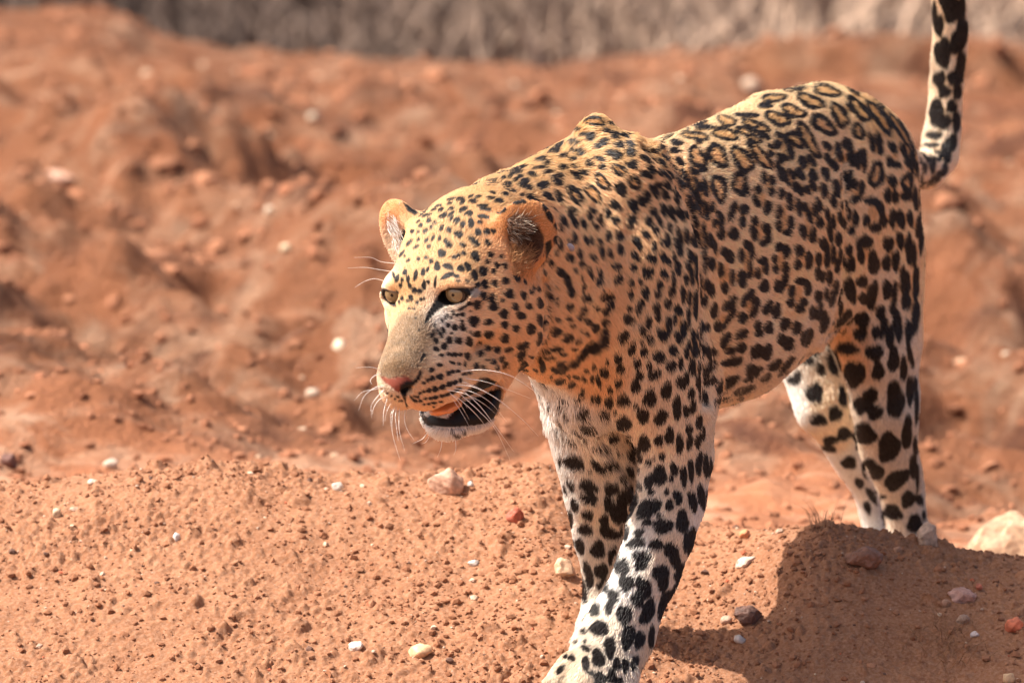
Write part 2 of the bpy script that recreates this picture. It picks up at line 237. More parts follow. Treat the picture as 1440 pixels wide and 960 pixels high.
(900,430,6): """165 430 46 44;85 780 50 66 -10;225 715 42 72 10;245 165 24 80;190 245 40 44 -35;285 380 36 48 -20;265 510 42 46 15;295 120 12 44;370 190 24 70;330 265 36 50 -30;345 490 18 54;390 620 24 60 5;345 650 34 54 -15;395 400 20 46 -3;415 330 14 40;412 110 12 90;450 250 18 50 -8;465 370 24 66;500 240 18 50;525 380 24 60;442 520 28 72 -2;510 520 20 50;495 640 18 60;515 740 18 60;530 180 20 50 -15;570 180 20 30;655 175 28 46 8;725 140 18 76 28;780 55 24 44 25;865 100 40 44;855 240 60 30 -35;720 290 34 70 25;610 405 50 30 -45;570 370 16 40;765 378 44 26 -20;850 350 40 30 -20;775 475 84 34 -12;590 520 34 80 35;590 635 60 34 -15;735 660 110 44 -35;935 560 36 70;950 400 16 50;870 720 80 30 -20;690 800 50 24 -10;850 790 30 14 -20;945 690 30 20 -10;920 620 50 16 -20;435 735 28 44 10;312 860 34 100;390 890 24 54 -5;445 855 28 60 15;185 920 50 46 -20;35 920 44 44 15;550 790 24 60;w 330 130 24 80;w 210 190 26 50;w 700 130 30 60""",
(1040,100,6): """470 140 90 34 -8;r 290 230 100 32 -3 20;220 295 60 20;90 375 70 16 3;r 735 165 115 46 15 26;r 600 255 120 50 22 28;r 455 340 105 45 22 22;r 325 405 110 52 18 28;r 705 455 125 60 38 42;r 845 375 110 58 62 36;r 140 465 120 36 22 18;215 550 44 24 30;r 90 545 110 28 33 16;r 175 710 150 46 52 26;330 540 30 22 50;400 590 28 70 -35;430 690 26 60 -15;320 620 30 34;385 730 36 16 40;w 370 650 36 50;r 470 580 85 46 45 30;r 580 580 170 48 60 30;740 635 50 24 45;840 690 28 84 -15;w 785 680 20 40;745 740 24 50 -20;795 795 28 46 -25;905 600 24 40 -30;940 650 20 70 -10;940 750 20 50 -20;535 770 34 52 -20;610 760 22 60 -35;w 570 800 24 40;620 880 36 50 -20;725 870 28 62 -20;510 870 30 56 -30;440 870 22 50 -30;265 640 30 12 35;265 695 30 20 45;345 740 20 50 -30;340 850 24 90 -18;395 900 16 80 -20;935 230 34 18 30;935 300 26 46 -30;880 110 80 10 22;940 160 30 12 30""",
(1040,240,6): """205 60 26 52;275 90 24 46 -10;265 180 32 32;w 240 130 20 40;45 170 30 54;155 160 32 40;140 260 24 54 -25;235 310 34 58 8;w 190 230 24 50;355 195 24 44;420 240 24 54 -5;428 310 26 28;335 350 24 58 2;330 465 26 48 -10;432 440 26 60;405 520 34 30 -10;w 380 400 24 110;35 330 42 38;25 435 26 48;130 425 30 40 -20;120 530 28 62 -15;225 490 36 50 -25;240 560 26 56 5;205 610 40 26 -10;w 175 520 28 60;65 630 26 40 -25;102 690 22 52 -5;15 720 22 56;88 830 16 84;25 900 30 60;195 760 42 30 5;222 820 22 56;155 865 20 42;w 180 820 14 30;335 645 34 38 20;395 685 28 58 3;295 745 20 34;305 830 22 38;388 820 28 50 -3;385 920 24 50;w 345 760 26 90;505 680 36 52 -8;492 795 32 42;585 760 30 74 3;w 540 750 18 40;535 515 30 64 -15;618 545 28 66 5;w 575 450 22 60;500 300 24 60 -10;510 360 18 30;555 310 22 44 -15;590 390 20 60 -15;480 140 34 44 -30;515 170 22 44 -20;620 130 22 54 -35;575 165 24 44 -30;820 150 30 72 -12;712 170 28 64 -8;790 260 24 56 -15;885 50 24 44;890 130 16 50;935 60 20 60;670 290 24 60 -15;635 335 22 50 -8;678 440 32 46 -8;742 370 18 54 -8;790 430 18 60 -5;w 765 400 10 40;885 290 30 36;848 390 16 54 -5;880 440 18 34;925 370 14 50;762 530 18 70 -10;705 615 34 52 -8;838 580 24 56 -3;668 750 24 60 -3;740 760 16 60;792 710 14 72 2;855 720 12 60;662 870 24 54 -8;705 895 18 46 8;760 905 18 56 -3;825 820 18 44""",
(1040,380,6): """25 75 34 70 -5;155 30 22 40;208 135 40 54;330 140 38 54 -20;385 80 26 56 12;520 95 50 28 10;575 150 28 66;440 180 28 54 5;432 275 30 40 5;540 270 34 34 30;510 325 36 36;w 495 200 38 70;665 220 32 48 2;762 65 22 60 -2;735 205 16 56;615 360 24 56 3;675 350 24 76 12;w 650 300 14 30;820 150 18 60 5;785 240 22 70 8;715 440 34 90 8;95 205 26 44 25;40 260 22 48 15;140 270 30 44 -10;120 350 28 54 20;w 75 290 24 60;25 405 34 44;235 315 30 66 28;310 345 36 64 8;w 230 410 30 50;385 455 40 54 20;483 490 36 56 10;155 465 28 42;165 530 36 34;245 485 36 50;30 535 44 36 -40;355 580 38 44 -20;410 620 48 56 20;570 570 44 80 20;145 685 42 60 20;230 690 42 70 12;25 655 30 44 15;5 755 18 28;110 855 56 60 -10;170 830 24 18;300 800 66 34 -38;225 905 50 24 -35;410 790 80 26 -50;360 870 40 14 -45;795 770 50 96 -18;685 835 32 50 -15;600 750 24 50;460 900 60 60;850 320 20 60""",
(1160,110,6): """260 120 46 20 40;180 60 70 8 28;465 215 60 18 38;r 290 265 125 50 50 34;r 465 330 160 52 55 36;r 640 440 150 34 58 26;r 283 450 72 46 65 34;395 545 22 84 -12;460 545 26 90 -12;w 430 550 16 60;470 620 26 26;570 585 28 56 -35;545 705 24 44;600 730 50 26 20;w 585 650 30 30;665 610 22 64 -20;700 710 24 56 -25;w 690 650 14 40;r 750 730 22 100 -10 16;805 800 18 80;850 730 14 70;770 580 18 70 -25;185 560 34 60 -30;230 640 18 60 -10;215 690 24 60 -25;330 690 24 100 -3;280 690 26 80 3;w 290 700 14 50;r 435 815 60 110 8 44;568 870 36 54 -30;r 695 880 48 80 0 40;120 630 26 90 -18;85 740 26 50 -20;15 815 24 50;90 910 28 50 -20;165 850 28 60 -5;205 880 18 70;900 720 20 90 -8;925 860 26 30""",
(1160,250,6): """95 95 28 70 -15;165 50 18 60;250 55 24 40;310 90 24 64 3;260 180 46 28 -20;w 255 120 26 40;530 150 28 64 -3;595 160 26 54 -5;w 560 100 24 30;690 150 46 44;75 205 24 56 -20;165 235 24 34;125 335 12 50;205 310 14 50;160 380 18 44;w 160 300 22 40;400 200 66 34 10;470 260 28 70 -15;490 370 34 50 10;430 420 50 40 -15;350 360 26 50 -3;w 410 290 50 70;258 345 24 66 -5;225 445 26 40;w 228 370 16 40;570 345 26 80;640 350 34 80 -12;w 610 390 14 50;720 345 22 70 -8;635 530 28 72 -8;790 400 18 100 8;765 180 18 100 -3;820 150 20 120;45 460 20 80 -8;118 515 24 54 -2;72 640 14 70;130 670 12 60;105 740 20 60;20 660 22 100;205 610 30 44;215 735 42 64 8;300 555 36 54 10;350 540 50 56 -20;305 665 28 60 -8;410 715 44 100 -3;w 340 630 40 44;535 560 44 58;520 720 34 66 3;600 700 28 90 3;w 560 650 28 44;710 600 26 130 -2;750 650 20 100 -3;815 520 18 120 3;w 350 920 34 30;655 850 18 110 2;690 880 30 90 -3;768 860 22 120 3;40 850 22 60;95 920 20 50""",
(1160,390,6): """315 35 46 46;215 110 44 110 -12;400 150 40 120 10;325 180 34 50 -20;525 105 36 80;590 130 20 90 3;575 250 26 60 8;685 200 38 80 -3;768 90 24 90 3;765 330 30 150 3;195 320 36 44 20;130 410 56 64 15;315 360 60 64 -10;300 480 56 54 -10;470 300 38 60 5;430 465 32 56;495 420 24 90 10;612 400 34 140 -8;550 500 32 100;705 460 26 100;190 600 92 46 4;70 720 46 100 -12;250 815 88 106 -3;420 635 74 60 -8;450 790 48 74 5;580 690 44 106 3;665 770 26 100;720 650 18 110 -12;720 900 22 70;765 900 14 60;w 350 120 30 60;w 560 150 20 60""",
(1140,530,4.364): """25 100 50 60;205 120 30 60 -12;150 225 40 46;50 265 50 36 10;125 390 48 26 -5;205 350 44 40 -20;110 440 50 20 10;235 525 46 38 -10;300 650 24 34 -30;350 800 20 40 -15;370 110 44 40;320 170 56 50 -20;395 215 50 46;520 140 52 112 -2;610 90 22 80;650 180 12 110;330 350 74 62 25;480 430 66 92 8;592 340 30 104 5;645 430 18 60;630 540 20 80 3;655 620 10 90;380 570 74 56 38;530 630 84 52 -35;600 750 40 54 25;385 730 60 28 50;505 830 60 44 25;445 735 20 12 10;670 755 22 34 -15;640 900 46 56 5;695 850 12 30""",
(760,560,6): """70 90 7 20 -20;160 110 10 24 -40;215 165 12 46 -30;180 30 30 8 30;225 40 20 7 40;150 210 8 24 -40;170 240 7 20 -30;140 300 10 20 -30;265 380 50 14 30;300 300 40 12 30;195 350 30 8 30;370 350 50 10 25;500 430 60 10 -5;560 440 40 16 5;358 138 58 40;405 270 72 34 15;540 150 44 34 15;630 120 14 18;620 345 44 40 10;583 40 34 44;705 215 64 66;865 155 48 62 -20;805 68 22 20;745 340 26 26;875 385 52 72;800 485 58 72 -25;910 540 22 24;760 620 26 56 -25;830 740 20 40 -40;825 615 12 26;285 545 90 60 15;490 580 90 30 42;600 575 60 36;420 618 16 18;700 680 30 26;410 740 80 50 20;415 845 72 50 15;600 770 60 60 10;740 850 80 110 20;590 910 50 60 -30;255 740 22 50 -30;210 780 12 40 -20;290 900 30 54 -20;665 470 26 16;165 540 10 40""",
(860,560,6): """415 165 44 66 30;555 50 28 70 -3;555 130 32 48;740 200 28 64 8;655 260 32 40;660 370 26 64 10;575 385 30 88 -2;735 355 28 70 15;780 290 12 60;400 355 40 48;490 315 40 72 8;430 490 28 30;315 540 24 26;360 508 12 8;405 650 62 84 5;320 700 40 70 15;530 600 34 60 -10;505 680 18 26;610 660 28 92 -2;672 610 24 100 -3;740 550 28 100 5;800 570 24 100 -2;840 600 14 90;335 790 30 26 -15;465 790 20 26;560 835 36 60 -15;490 900 34 48 5;685 870 36 90 -15;760 830 30 110 -8;815 870 16 110""",
(770,700,3.692): """530 50 62 44 -25;490 85 30 24;700 120 32 60;740 225 32 74 8;785 220 14 70 15;520 125 26 16 -10;600 148 52 38 -5;585 92 18 10;475 180 28 20 -20;460 235 50 26 -12;565 243 38 28;640 270 38 38;665 320 28 50 -10;490 305 50 28 10;485 350 32 28;392 360 34 44 15;590 390 44 46 -20;600 440 28 44;690 390 26 54 15;660 480 14 50 25;410 440 40 42 15;500 465 36 60 -20;470 525 34 44;605 550 24 80 18;340 500 30 28 10;325 560 18 44 15;340 535 34 14 -20;245 578 28 36 25;400 605 40 50;520 590 32 70 20;270 675 48 38;418 720 34 66 10;478 735 28 46 10;325 775 28 56;540 720 16 60 5;198 778 26 14 30;188 690 16 14;128 830 18 16;95 822 14 8 -50;145 745 14 8 -30;265 830 32 48 -15;200 860 18 44 -5;68 890 28 14 -50;360 860 20 32;405 870 18 36;453 855 20 38 15;275 935 34 36;335 920 20 40;365 950 30 20;230 910 14 16;195 740 10 8;140 45 16 30 -15;210 90 30 24 10;118 110 14 46 -8;198 165 38 30 15;170 250 22 44 -15;262 268 36 46 5;130 245 8 30;295 115 24 30;320 180 56 30 25;340 70 24 80 -30;405 40 46 80;400 180 24 40;345 310 28 60;210 375 20 44 -20;220 430 20 44;280 380 36 40 -10;290 455 30 34;185 470 14 66 -10;195 515 14 34""",
(1280,0,3.2): """185 40 40 64 -8;235 40 12 60;160 10 30 30;110 60 10 50;130 120 20 46;235 150 24 70;210 195 28 50;148 240 36 66;232 310 26 66;130 360 26 36 10;190 355 22 32;155 415 26 28;212 410 18 44;118 495 30 44 10;187 482 22 28;140 550 46 30;208 550 16 50;108 612 36 16;95 655 34 10;165 680 22 50;195 640 14 36;125 700 16 26 -30;100 740 14 34;125 795 12 24 15;95 825 24 14 -10;155 765 12 30 15;20 640 20 50 -30;10 720 12 60;45 760 10 60""",
}
# painted skin: (colour, softness, polygon in photo pixels)
BLK, PNK = (.009,.007,.006), (.30,.075,.045)
PAINT = [
 (BLK,1.5,[(596,456),(600,442),(608,428),(616,415),(621,409),(631,404.5),(648,403.5),(660,405),(669,403),(670,407),(664,413),(657,420),(647,426),(636,429),(626,431),(617,436),(609,444),(601,454)]),
 (BLK,1.2,[(533,404),(540,405),(550,409),(557,417),(557,432),(550,430),(543,424),(538,418)]),
 ((.42,.37,.31),1.2,[(672,404),(664,409),(662,417),(668,420),(676,412)]),
 (PNK,1.2,[(536,530),(541,529),(548,532),(558,530),(568,528),(576,531),(581,536),(570,538),(564,546),(561,552),(556,549),(548,542),(540,537)]),
 (BLK,1.0,[(564,540),(572,535),(582,534),(587,527),(590,520),(593,522),(593,530),(588,536),(580,543),(574,549),(571,556),(571,565),(577,575),(572,574),(568,562),(562,550)]),
 (BLK,1.5,[(600,587),(606,583),(616,586),(628,588),(636,580),(640,568),(648,556),(660,546),(668,540),(674,532),(684,530),(698,536),(706,548),(703,570),(696,587),(682,596),(665,599),(645,601),(625,601),(607,600),(600,598),(592,588),(590,581),(596,583)]),
 (BLK,2.0,[(766,342),(775,336),(777,352),(774,364),(768,368)]),
 ((.07,.035,.022),4.0,[(722,322),(740,312),(757,318),(764,332),(762,350),(755,362),(742,356),(730,345)]),  # dark brown ear skin; the hollow's shade put into colour here and below
 ((.018,.012,.010),4.0,[(738,335),(750,325),(757,335),(754,352),(745,358),(738,350)]),
 (BLK,2.0,[(566,284),(578,290),(590,300),(583,303),(573,297)]),
]
# guides on the coat: x y | lay of the hair (screen direction) | base colour | hair length mm
CC = {'T': (.64,.39,.175), 'O': (.88,.53,.27), 'F': (.92,.63,.37), 'S': (.76,.54,.30), 'P': (.88,.68,.48), 'W': (.84,.80,.74), 'N': (.27,.165,.085), 'C': (.76,.62,.46), 'E': (.66,.30,.11), 'L': (.78,.67,.54)}  # S: spine fur made lighter, the sheen on the back put into colour
for k_, v_ in CC.items(): CC[k_] = np.array(v_)
GUIDES = """575 480 .1 -1 N 3;549 478 -.1 -1 N 3;546 500 -.1 -1 N 3;543 520 -.1 -1 N 3;590 500 .3 -1 N 3;560 510 0 -1 N 3;590 455 .1 -1 N 4;556 500 -.1 -1 N 3;580 430 .1 -1 T 4;575 395 .1 -1 T 5;600 360 .2 -1 T 6;570 360 .1 -1 T 6;630 320 .5 -1 T 7;600 320 .3 -1 T 7;690 280 1 -.4 T 8;650 350 .6 -1 T 6;620 385 .2 -1 T 4;640 395 .4 -.8 O 4;655 380 .6 -.6 T 5;605 420 .1 -1 P 4;585 415 .1 -1 T 4;565 430 0 -1 T 4;570 450 0 -1 N 4;555 405 -.1 -1 T 4;620 445 .8 .3 W 5;640 438 1 .2 P 5;670 440 1 0 O 7;700 370 1 -.2 O 7;700 420 1 .2 O 8;740 430 .8 .5 O 9;690 480 1 .4 O 9;740 480 .9 .5 O 10;655 470 1 .3 P 7;630 485 1 .4 P 6;610 500 1 .4 P 5;600 480 .6 .4 N 4;620 525 1 .4 O 5;600 545 1 .3 O 5;640 530 1 .3 P 5;590 560 1 .4 O 5;610 565 1 .3 O 5;660 515 1 .4 O 7;690 515 .9 .5 O 9;720 520 .8 .7 O 12;545 550 -.4 1 C 5;555 562 -.2 1 P 5;541 436 -.3 .6 W 5;543 455 0 1 P 5;541 400 -.5 -.5 P 4;615 615 -.3 1 W 12;640 612 0 1 W 12;665 610 .3 1 P 10;603 605 -.7 .8 W 12;685 605 .5 1 P 8;740 520 .6 .8 O 13;735 295 .2 -1 E 3;765 320 1 0 E 3;700 310 -.5 -1 E 4;735 380 0 1 E 6;550 300 -.6 -.6 E 4;536 300 -1 -.2 E 3;560 330 -.4 .4 C 10;580 320 0 -1 T 5;
740 250 1 -.3 T 12;780 215 1 -.4 T 12;835 170 .8 .1 T 10;800 230 1 .2 T 12;870 220 1 .5 T 11;850 260 .7 .7 O 11;800 300 .7 .9 O 12;900 240 .9 .5 O 11;800 400 .6 1 O 12;780 460 .7 .8 O 13;780 520 .6 .9 O 14;830 480 .5 1 O 13;900 350 .4 1 O 11;860 400 .4 1 O 12;950 300 .6 .8 F 11;900 470 .2 1 F 12;960 450 .3 1 F 11;850 540 .1 1 O 13;900 560 0 1 P 12;960 560 0 1 P 11;
920 600 0 1 P 10;960 630 .1 1 P 10;990 640 .1 1 C 9;780 560 .2 1 W 22;770 580 .2 1 W 22;800 600 .4 1 W 24;830 600 .5 1 L 22;870 620 .3 1 P 14;850 630 .6 1 L 22;880 660 .1 1 L 16;
910 700 -.3 1 L 10;960 700 -.1 1 C 9;985 720 -.2 1 W 9;900 760 -.4 1 W 11;940 770 -.3 1 C 9;960 790 -.4 1 C 9;870 820 -.5 1 W 11;920 830 -.4 1 L 9;830 890 -.6 1 L 10;880 890 -.4 1 L 9;790 930 -.6 1 C 9;800 950 -.6 1 C 8;860 940 -.4 1 L 9;905 920 -.2 1 C 10;
790 640 0 1 W 14;800 700 .1 1 W 11;810 760 .1 1 W 10;820 830 .1 1 W 9;840 650 .2 1 P 14;840 720 0 1 P 12;840 780 0 1 L 9;870 700 .1 1 L 12;
920 215 1 -.1 T 11;980 190 1 -.2 S 11;1050 155 1 -.3 S 11;1120 125 1 -.1 S 10;1000 240 1 .1 F 11;960 260 .8 .5 O 11;1100 200 1 .2 S 10;1180 140 1 .4 S 10;1230 160 .8 .8 T 10;1180 220 .8 .6 F 10;1250 230 .6 1 F 10;1100 280 .9 .5 F 11;1040 330 .8 .6 F 11;1100 400 .8 .6 F 11;1030 450 .8 .6 F 12;1170 330 .5 .8 F 10;1150 450 .7 .5 P 13;1050 540 .7 .6 P 17;1020 565 .6 .8 P 18;1100 510 .8 .4 P 15;1080 470 .8 .5 P 12;1165 480 .7 .5 L 15;
1270 300 .3 1 F 9;1220 320 .2 1 F 10;1290 400 0 1 F 9;1230 420 .1 1 P 10;1250 500 0 1 L 10;1200 500 .1 1 O 11;1210 560 .2 1 L 11;1280 560 0 1 L 10;1240 620 .2 1 L 9;1270 680 .2 1 L 8;1290 740 0 1 L 8;1210 640 .3 1 W 9;1240 720 .3 1 W 8;1260 760 .2 1 L 8;
1150 560 .4 1 P 12;1125 560 .4 1 W 10;1170 620 .6 1 P 9;1180 650 .5 1 W 9;1215 700 .2 1 W 8;1218 730 .1 1 W 8;1190 540 .3 1 P 11;
1310 240 1 0 P 9;1335 225 .7 -1 P 9;1325 180 .1 -1 C 9;1345 130 .1 -1 P 9;1320 100 .1 -1 C 9;1335 60 .1 -1 P 9;1335 15 0 -1 P 9"""
def raster_spots(x0, y0, x1, y1, ss):
    W_, H_ = int((x1-x0)*ss), int((y1-y0)*ss)
    F = np.full((H_, W_), -20., np.float32); WM = np.full((H_, W_), -20., np.float32)
    def put(A, x, y, rx, ry, a, ringw=None):
        m = max(rx, ry)+4; i0, i1 = int((x-m-x0)*ss), int((x+m-x0)*ss)+1; j0, j1 = int((y-m-y0)*ss), int((y+m-y0)*ss)+1
        i0, j0, i1, j1 = max(i0, 0), max(j0, 0), min(i1, W_), min(j1, H_)
        if i0 >= i1 or j0 >= j1: return
        X, Y = np.meshgrid(x0+(np.arange(i0, i1)+.5)/ss-x, y0+(np.arange(j0, j1)+.5)/ss-y)
        c, s = math.cos(math.radians(a)), math.sin(math.radians(a))
        u, v = X*c+Y*s, -X*s+Y*c
        # squarish, slightly lumpy outline
        t = np.arctan2(v*rx, u*ry); ph = (x*7.3+y*3.1) % 6.28
        lump = 1.03+.09*np.sin(3*t+ph)+.05*np.sin(5*t+2*ph)
        r = np.sqrt((u/rx)**2+(v/ry)**2)+1e-6
        gl = np.sqrt((u/rx/rx)**2+(v/ry/ry)**2)/r+1e-6
        d = (lump-r)/gl
        if ringw is not None:
            wv = ringw*(1+.22*np.sin(2*t+ph)+.15*np.sin(5*t+3*ph))
            d = np.minimum(d, wv-d)
        A[j0:j1, i0:i1] = np.maximum(A[j0:j1, i0:i1], d)
    for (bx, by, s), txt in SPOTS.items():
        for it in txt.split(';'):
            p = it.split(); k = p.pop(0) if p[0] in 'rw' else ''
            v = [float(q) for q in p]; x, y, rx, ry = bx+v[0]/s, by+v[1]/s, v[2]/s, v[3]/s; a = v[4] if len(v) > 4 else 0.
            if k == 'w': put(WM, x, y, rx, ry, a)
            elif k == 'r': put(F, x, y, rx+.4, ry+.4, a, max(v[5]/s*.95, 2.2)); put(WM, x, y, rx-1, ry-1, a)
            else: put(F, x, y, max(rx, .9), max(ry, .9), a)
    # fur between the close-set spots of one rosette is tawny: where markings crowd, over the back and flank
    m = np.clip(F/1.3+.7, 0, 1)
    def box(A, n):
        for ax in (0, 1):
            c = np.cumsum(np.pad(A, [(n+1, n) if a == ax else (0, 0) for a in (0, 1)], 'edge'), ax)
            A = (np.take(c, range(2*n+1, c.shape[ax]), ax)-np.take(c, range(0, c.shape[ax]-2*n-1), ax))/(2*n+1)
        return A
    b = box(box(m, 8), 8)
    yy, xx = np.mgrid[0:H_, 0:W_]; xx = x0+xx/ss; yy = y0+yy/ss
    flank = np.clip((xx-900)/60, 0, 1)*np.clip((560-yy)/40, 0, 1)
    WM = np.maximum(WM, ((b-.44)*34-1.2*(1-flank)*30).astype(np.float32))
    return F, WM
def samp(A, X, Y):
    X = np.clip(X, 0, A.shape[1]-1.001); Y = np.clip(Y, 0, A.shape[0]-1.001)
    i = X.astype(int); j = Y.astype(int); fx = X-i; fy = Y-j
    return (A[j, i]*(1-fx)*(1-fy)+A[j, i+1]*fx*(1-fy)+A[j+1, i]*(1-fx)*fy+A[j+1, i+1]*fx*fy)
def poly_sd(pts, X, Y):
    pts = np.array(pts, float); d = np.full(X.shape, 1e9); ins = np.zeros(X.shape, bool)
    for (ax, ay), (bx, by) in zip(pts, np.roll(pts, -1, 0)):
        ex, ey = bx-ax, by-ay; t = np.clip(((X-ax)*ex+(Y-ay)*ey)/(ex*ex+ey*ey+1e-9), 0, 1)
        d = np.minimum(d, np.hypot(X-ax-t*ex, Y-ay-t*ey))
        c = ((ay > Y) != (by > Y)) & (X < (bx-ax)*(Y-ay)/(by-ay+1e-12)+ax); ins ^= c
    return np.where(ins, d, -d)
def lattice_noise(Pn, freq, seed):
    """smooth value noise in 3-D, about -1..1"""
    X = Pn*freq; I = np.floor(X).astype(np.int64); f = X-I; f = f*f*(3-2*f)
    def h(i, j, k):
        n = (i*73856093) ^ (j*19349663) ^ (k*83492791) ^ (seed*2654435761)
        n = (n ^ (n >> 13))*1274126177; n = n ^ (n >> 16)
        return (n & 0xffff)/32767.5-1
    r = 0
    for a in (0, 1):
        for b in (0, 1):
            for c in (0, 1):
                wgt = (f[:, 0] if a else 1-f[:, 0])*(f[:, 1] if b else 1-f[:, 1])*(f[:, 2] if c else 1-f[:, 2])
                r = r+wgt*h(I[:, 0]+a, I[:, 1]+b, I[:, 2]+c)
    return r
class Coat:
    X0, Y0, X1, Y1, SS = 500, -10, 1400, 970, 2.0
    def __init__(self, V, Q, N):
        self.F, self.WM = raster_spots(self.X0, self.Y0, self.X1, self.Y1, self.SS)
        # depth buffer of the visible surface, 3 px cells
        C = (V-CAM)@Fv; px = proj(V); self.B = 3.0
        self.gw = 700; g = np.full((500, self.gw), 9e9)
        i = np.clip((px[:, 0]/self.B).astype(int)+50, 1, self.gw-2); j = np.clip((px[:, 1]/self.B).astype(int)+100, 1, 498)
        for a in (-1, 0, 1):
            for b in (-1, 0, 1): np.minimum.at(g, (j+a, i+b), C)
        self.g = g
        # guides
        tree = BVHTree.FromPolygons([tuple(v) for v in V[::1]], [tuple(q) for q in Q.tolist()]) if len(V) < 900000 else None
        self.tree = tree
        G = []
        for it in GUIDES.replace('\n', '').split(';'):
            p = it.split(); x, y, dx, dy = map(float, p[:4])
            d = Fv+(x-720)/FPX*Rv+(480-y)/FPX*Uv; d = d/np.linalg.norm(d)
            h = tree.ray_cast(Vector(CAM), Vector(d), 20)
            if h[0] is None: print('guide misses', it); continue
            w_ = dx*Rv-dy*Uv; n = np.array(h[1])
            if n@Fv > 0: n = -n
            t = w_ + Fv*(-(w_@n)/min(n@Fv, -.25))         # direction in the tangent plane that looks like (dx, dy) from here
            t = t-n*(t@n); G.append((*h[0], *(t/np.linalg.norm(t)), *CC[p[4]], float(p[5])))
        self.G = np.array(G)
        self.kd = None
        rs = np.random.default_rng(5); pts = V[rs.choice(len(V), 9000, replace=False)]
        keep = []; cell = {}
        for p in pts:                                           # evenly spread spot centres for the side we cannot trace
            k = tuple((p/.034).astype(int)); ok = True
            for a in (-1, 0, 1):
                for b in (-1, 0, 1):
                    for c in (-1, 0, 1):
                        for q in cell.get((k[0]+a, k[1]+b, k[2]+c), ()):
                            if ((p-q)**2).sum() < .034**2: ok = False
            if ok: cell.setdefault(k, []).append(p); keep.append(p)
        from mathutils.kdtree import KDTree
        self.kd = KDTree(len(keep)); [self.kd.insert(Vector(p), i) for i, p in enumerate(keep)]; self.kd.balance()
    def guide(self, Pn):
        out = np.empty((len(Pn), 7))
        for s in range(0, len(Pn), 40000):
            X = Pn[s:s+40000].astype(np.float32); g = self.G.astype(np.float32)
            d2 = ((X[:, None]-g[None, :, :3])**2).sum(2)+3e-4
            w_ = d2**-2.5; w_ /= w_.sum(1, keepdims=True)
            out[s:s+40000] = w_@g[:, 3:]
        return out
    def colour(self, Pn, Nn, gd):
        px = proj(Pn); z = (Pn-CAM)@Fv
        i = np.clip((px[:, 0]/self.B).astype(int)+50, 0, self.gw-1); j = np.clip((px[:, 1]/self.B).astype(int)+100, 0, 499)
        vis = (z < self.g[j, i]+.022) & (px[:, 1] < 966) & (px[:, 1] > -6)
        base = gd[:, 3:6].copy()
        rel = base.copy()
        j1 = lattice_noise(Pn, 160., 3); j2 = lattice_noise(Pn, 160., 9)
        sx = (px[:, 0]+.4*j1-self.X0)*self.SS; sy = (px[:, 1]+.4*j2-self.Y0)*self.SS
        f = samp(self.F, sx, sy); wm = samp(self.WM, sx, sy)
        hid = np.nonzero(~vis)[0]
        for q in hid:
            _, k, d = self.kd.find(Pn[q]); f[q] = (.0115+.004*math.sin(k*1.7)-d)*1100
        wm[hid] = -9
        m = np.clip(f/1.3+.92+.35*np.clip((px[:, 0]-860)/60, 0, 1)*np.clip((600-px[:, 1])/60, 0, 1)+.22*j1, 0, 1); m = m*m*(3-2*m)
        wf = np.clip(wm/4+.5, 0, 1)
        warm = base*np.array([.80, .66, .48])
        tan = np.clip((.75-base[:, 2])/.4, 0, 1)                    # white fur shows no warm centre
        base += (warm-base)*(wf*.9*tan)[:, None]
        base *= (1+.10*lattice_noise(Pn, 22., 4)+.06*j2)[:, None]
        nose = np.clip(1.4-np.hypot((px[:, 0]-566)/38, (px[:, 1]-490)/52), 0, 1)*vis      # grizzled short fur down the bridge of the nose
        base *= (1+.16*nose*j2+.16*nose*lattice_noise(Pn, 420., 15))[:, None]
        c = base+(np.array([.020, .014, .012])-base)*m[:, None]
        blk = m.copy()
        hd = np.nonzero(vis & (px[:, 0] < 800))[0]
        for col, soft, poly in PAINT:
            d = poly_sd(poly, px[hd, 0], px[hd, 1]); a = np.clip(d/soft+.5, 0, 1)[:, None]
            c[hd] = c[hd]*(1-a)+np.array(col)*a
            blk[hd] = np.maximum(blk[hd], a[:, 0]*1.01)
        return np.clip(c, 0.004, .9), vis, blk
# ---------------------------------------------------------------- materials
def newmat(name):
    m = bpy.data.materials.new(name); m.use_nodes = True
    return m, m.node_tree, m.node_tree.nodes['Principled BSDF']
def flat(name, col, rough=.5, **kw):
    m, t, b = newmat(name); b.inputs['Base Color'].default_value = (*col, 1); b.inputs['Roughness'].default_value = rough
    for k, v in kw.items(): b.inputs[k.replace('_', ' ')].default_value = v
    return m
def attr_mat(name, attr, rough, spec, sheen=0.):
    m, t, b = newmat(name); a = t.nodes.new('ShaderNodeAttribute'); a.attribute_name = attr
    t.links.new(a.outputs['Color'], b.inputs['Base Color']); b.inputs['Roughness'].default_value = rough
    b.inputs['Specular IOR Level'].default_value = spec; b.inputs['Sheen Weight'].default_value = sheen
    return m
def link(name, data, parent=None, **props):
    o = bpy.data.objects.new(name, data); COL.objects.link(o)
    if parent: o.parent = parent
    for k, v in props.items(): o[k] = v
    return o
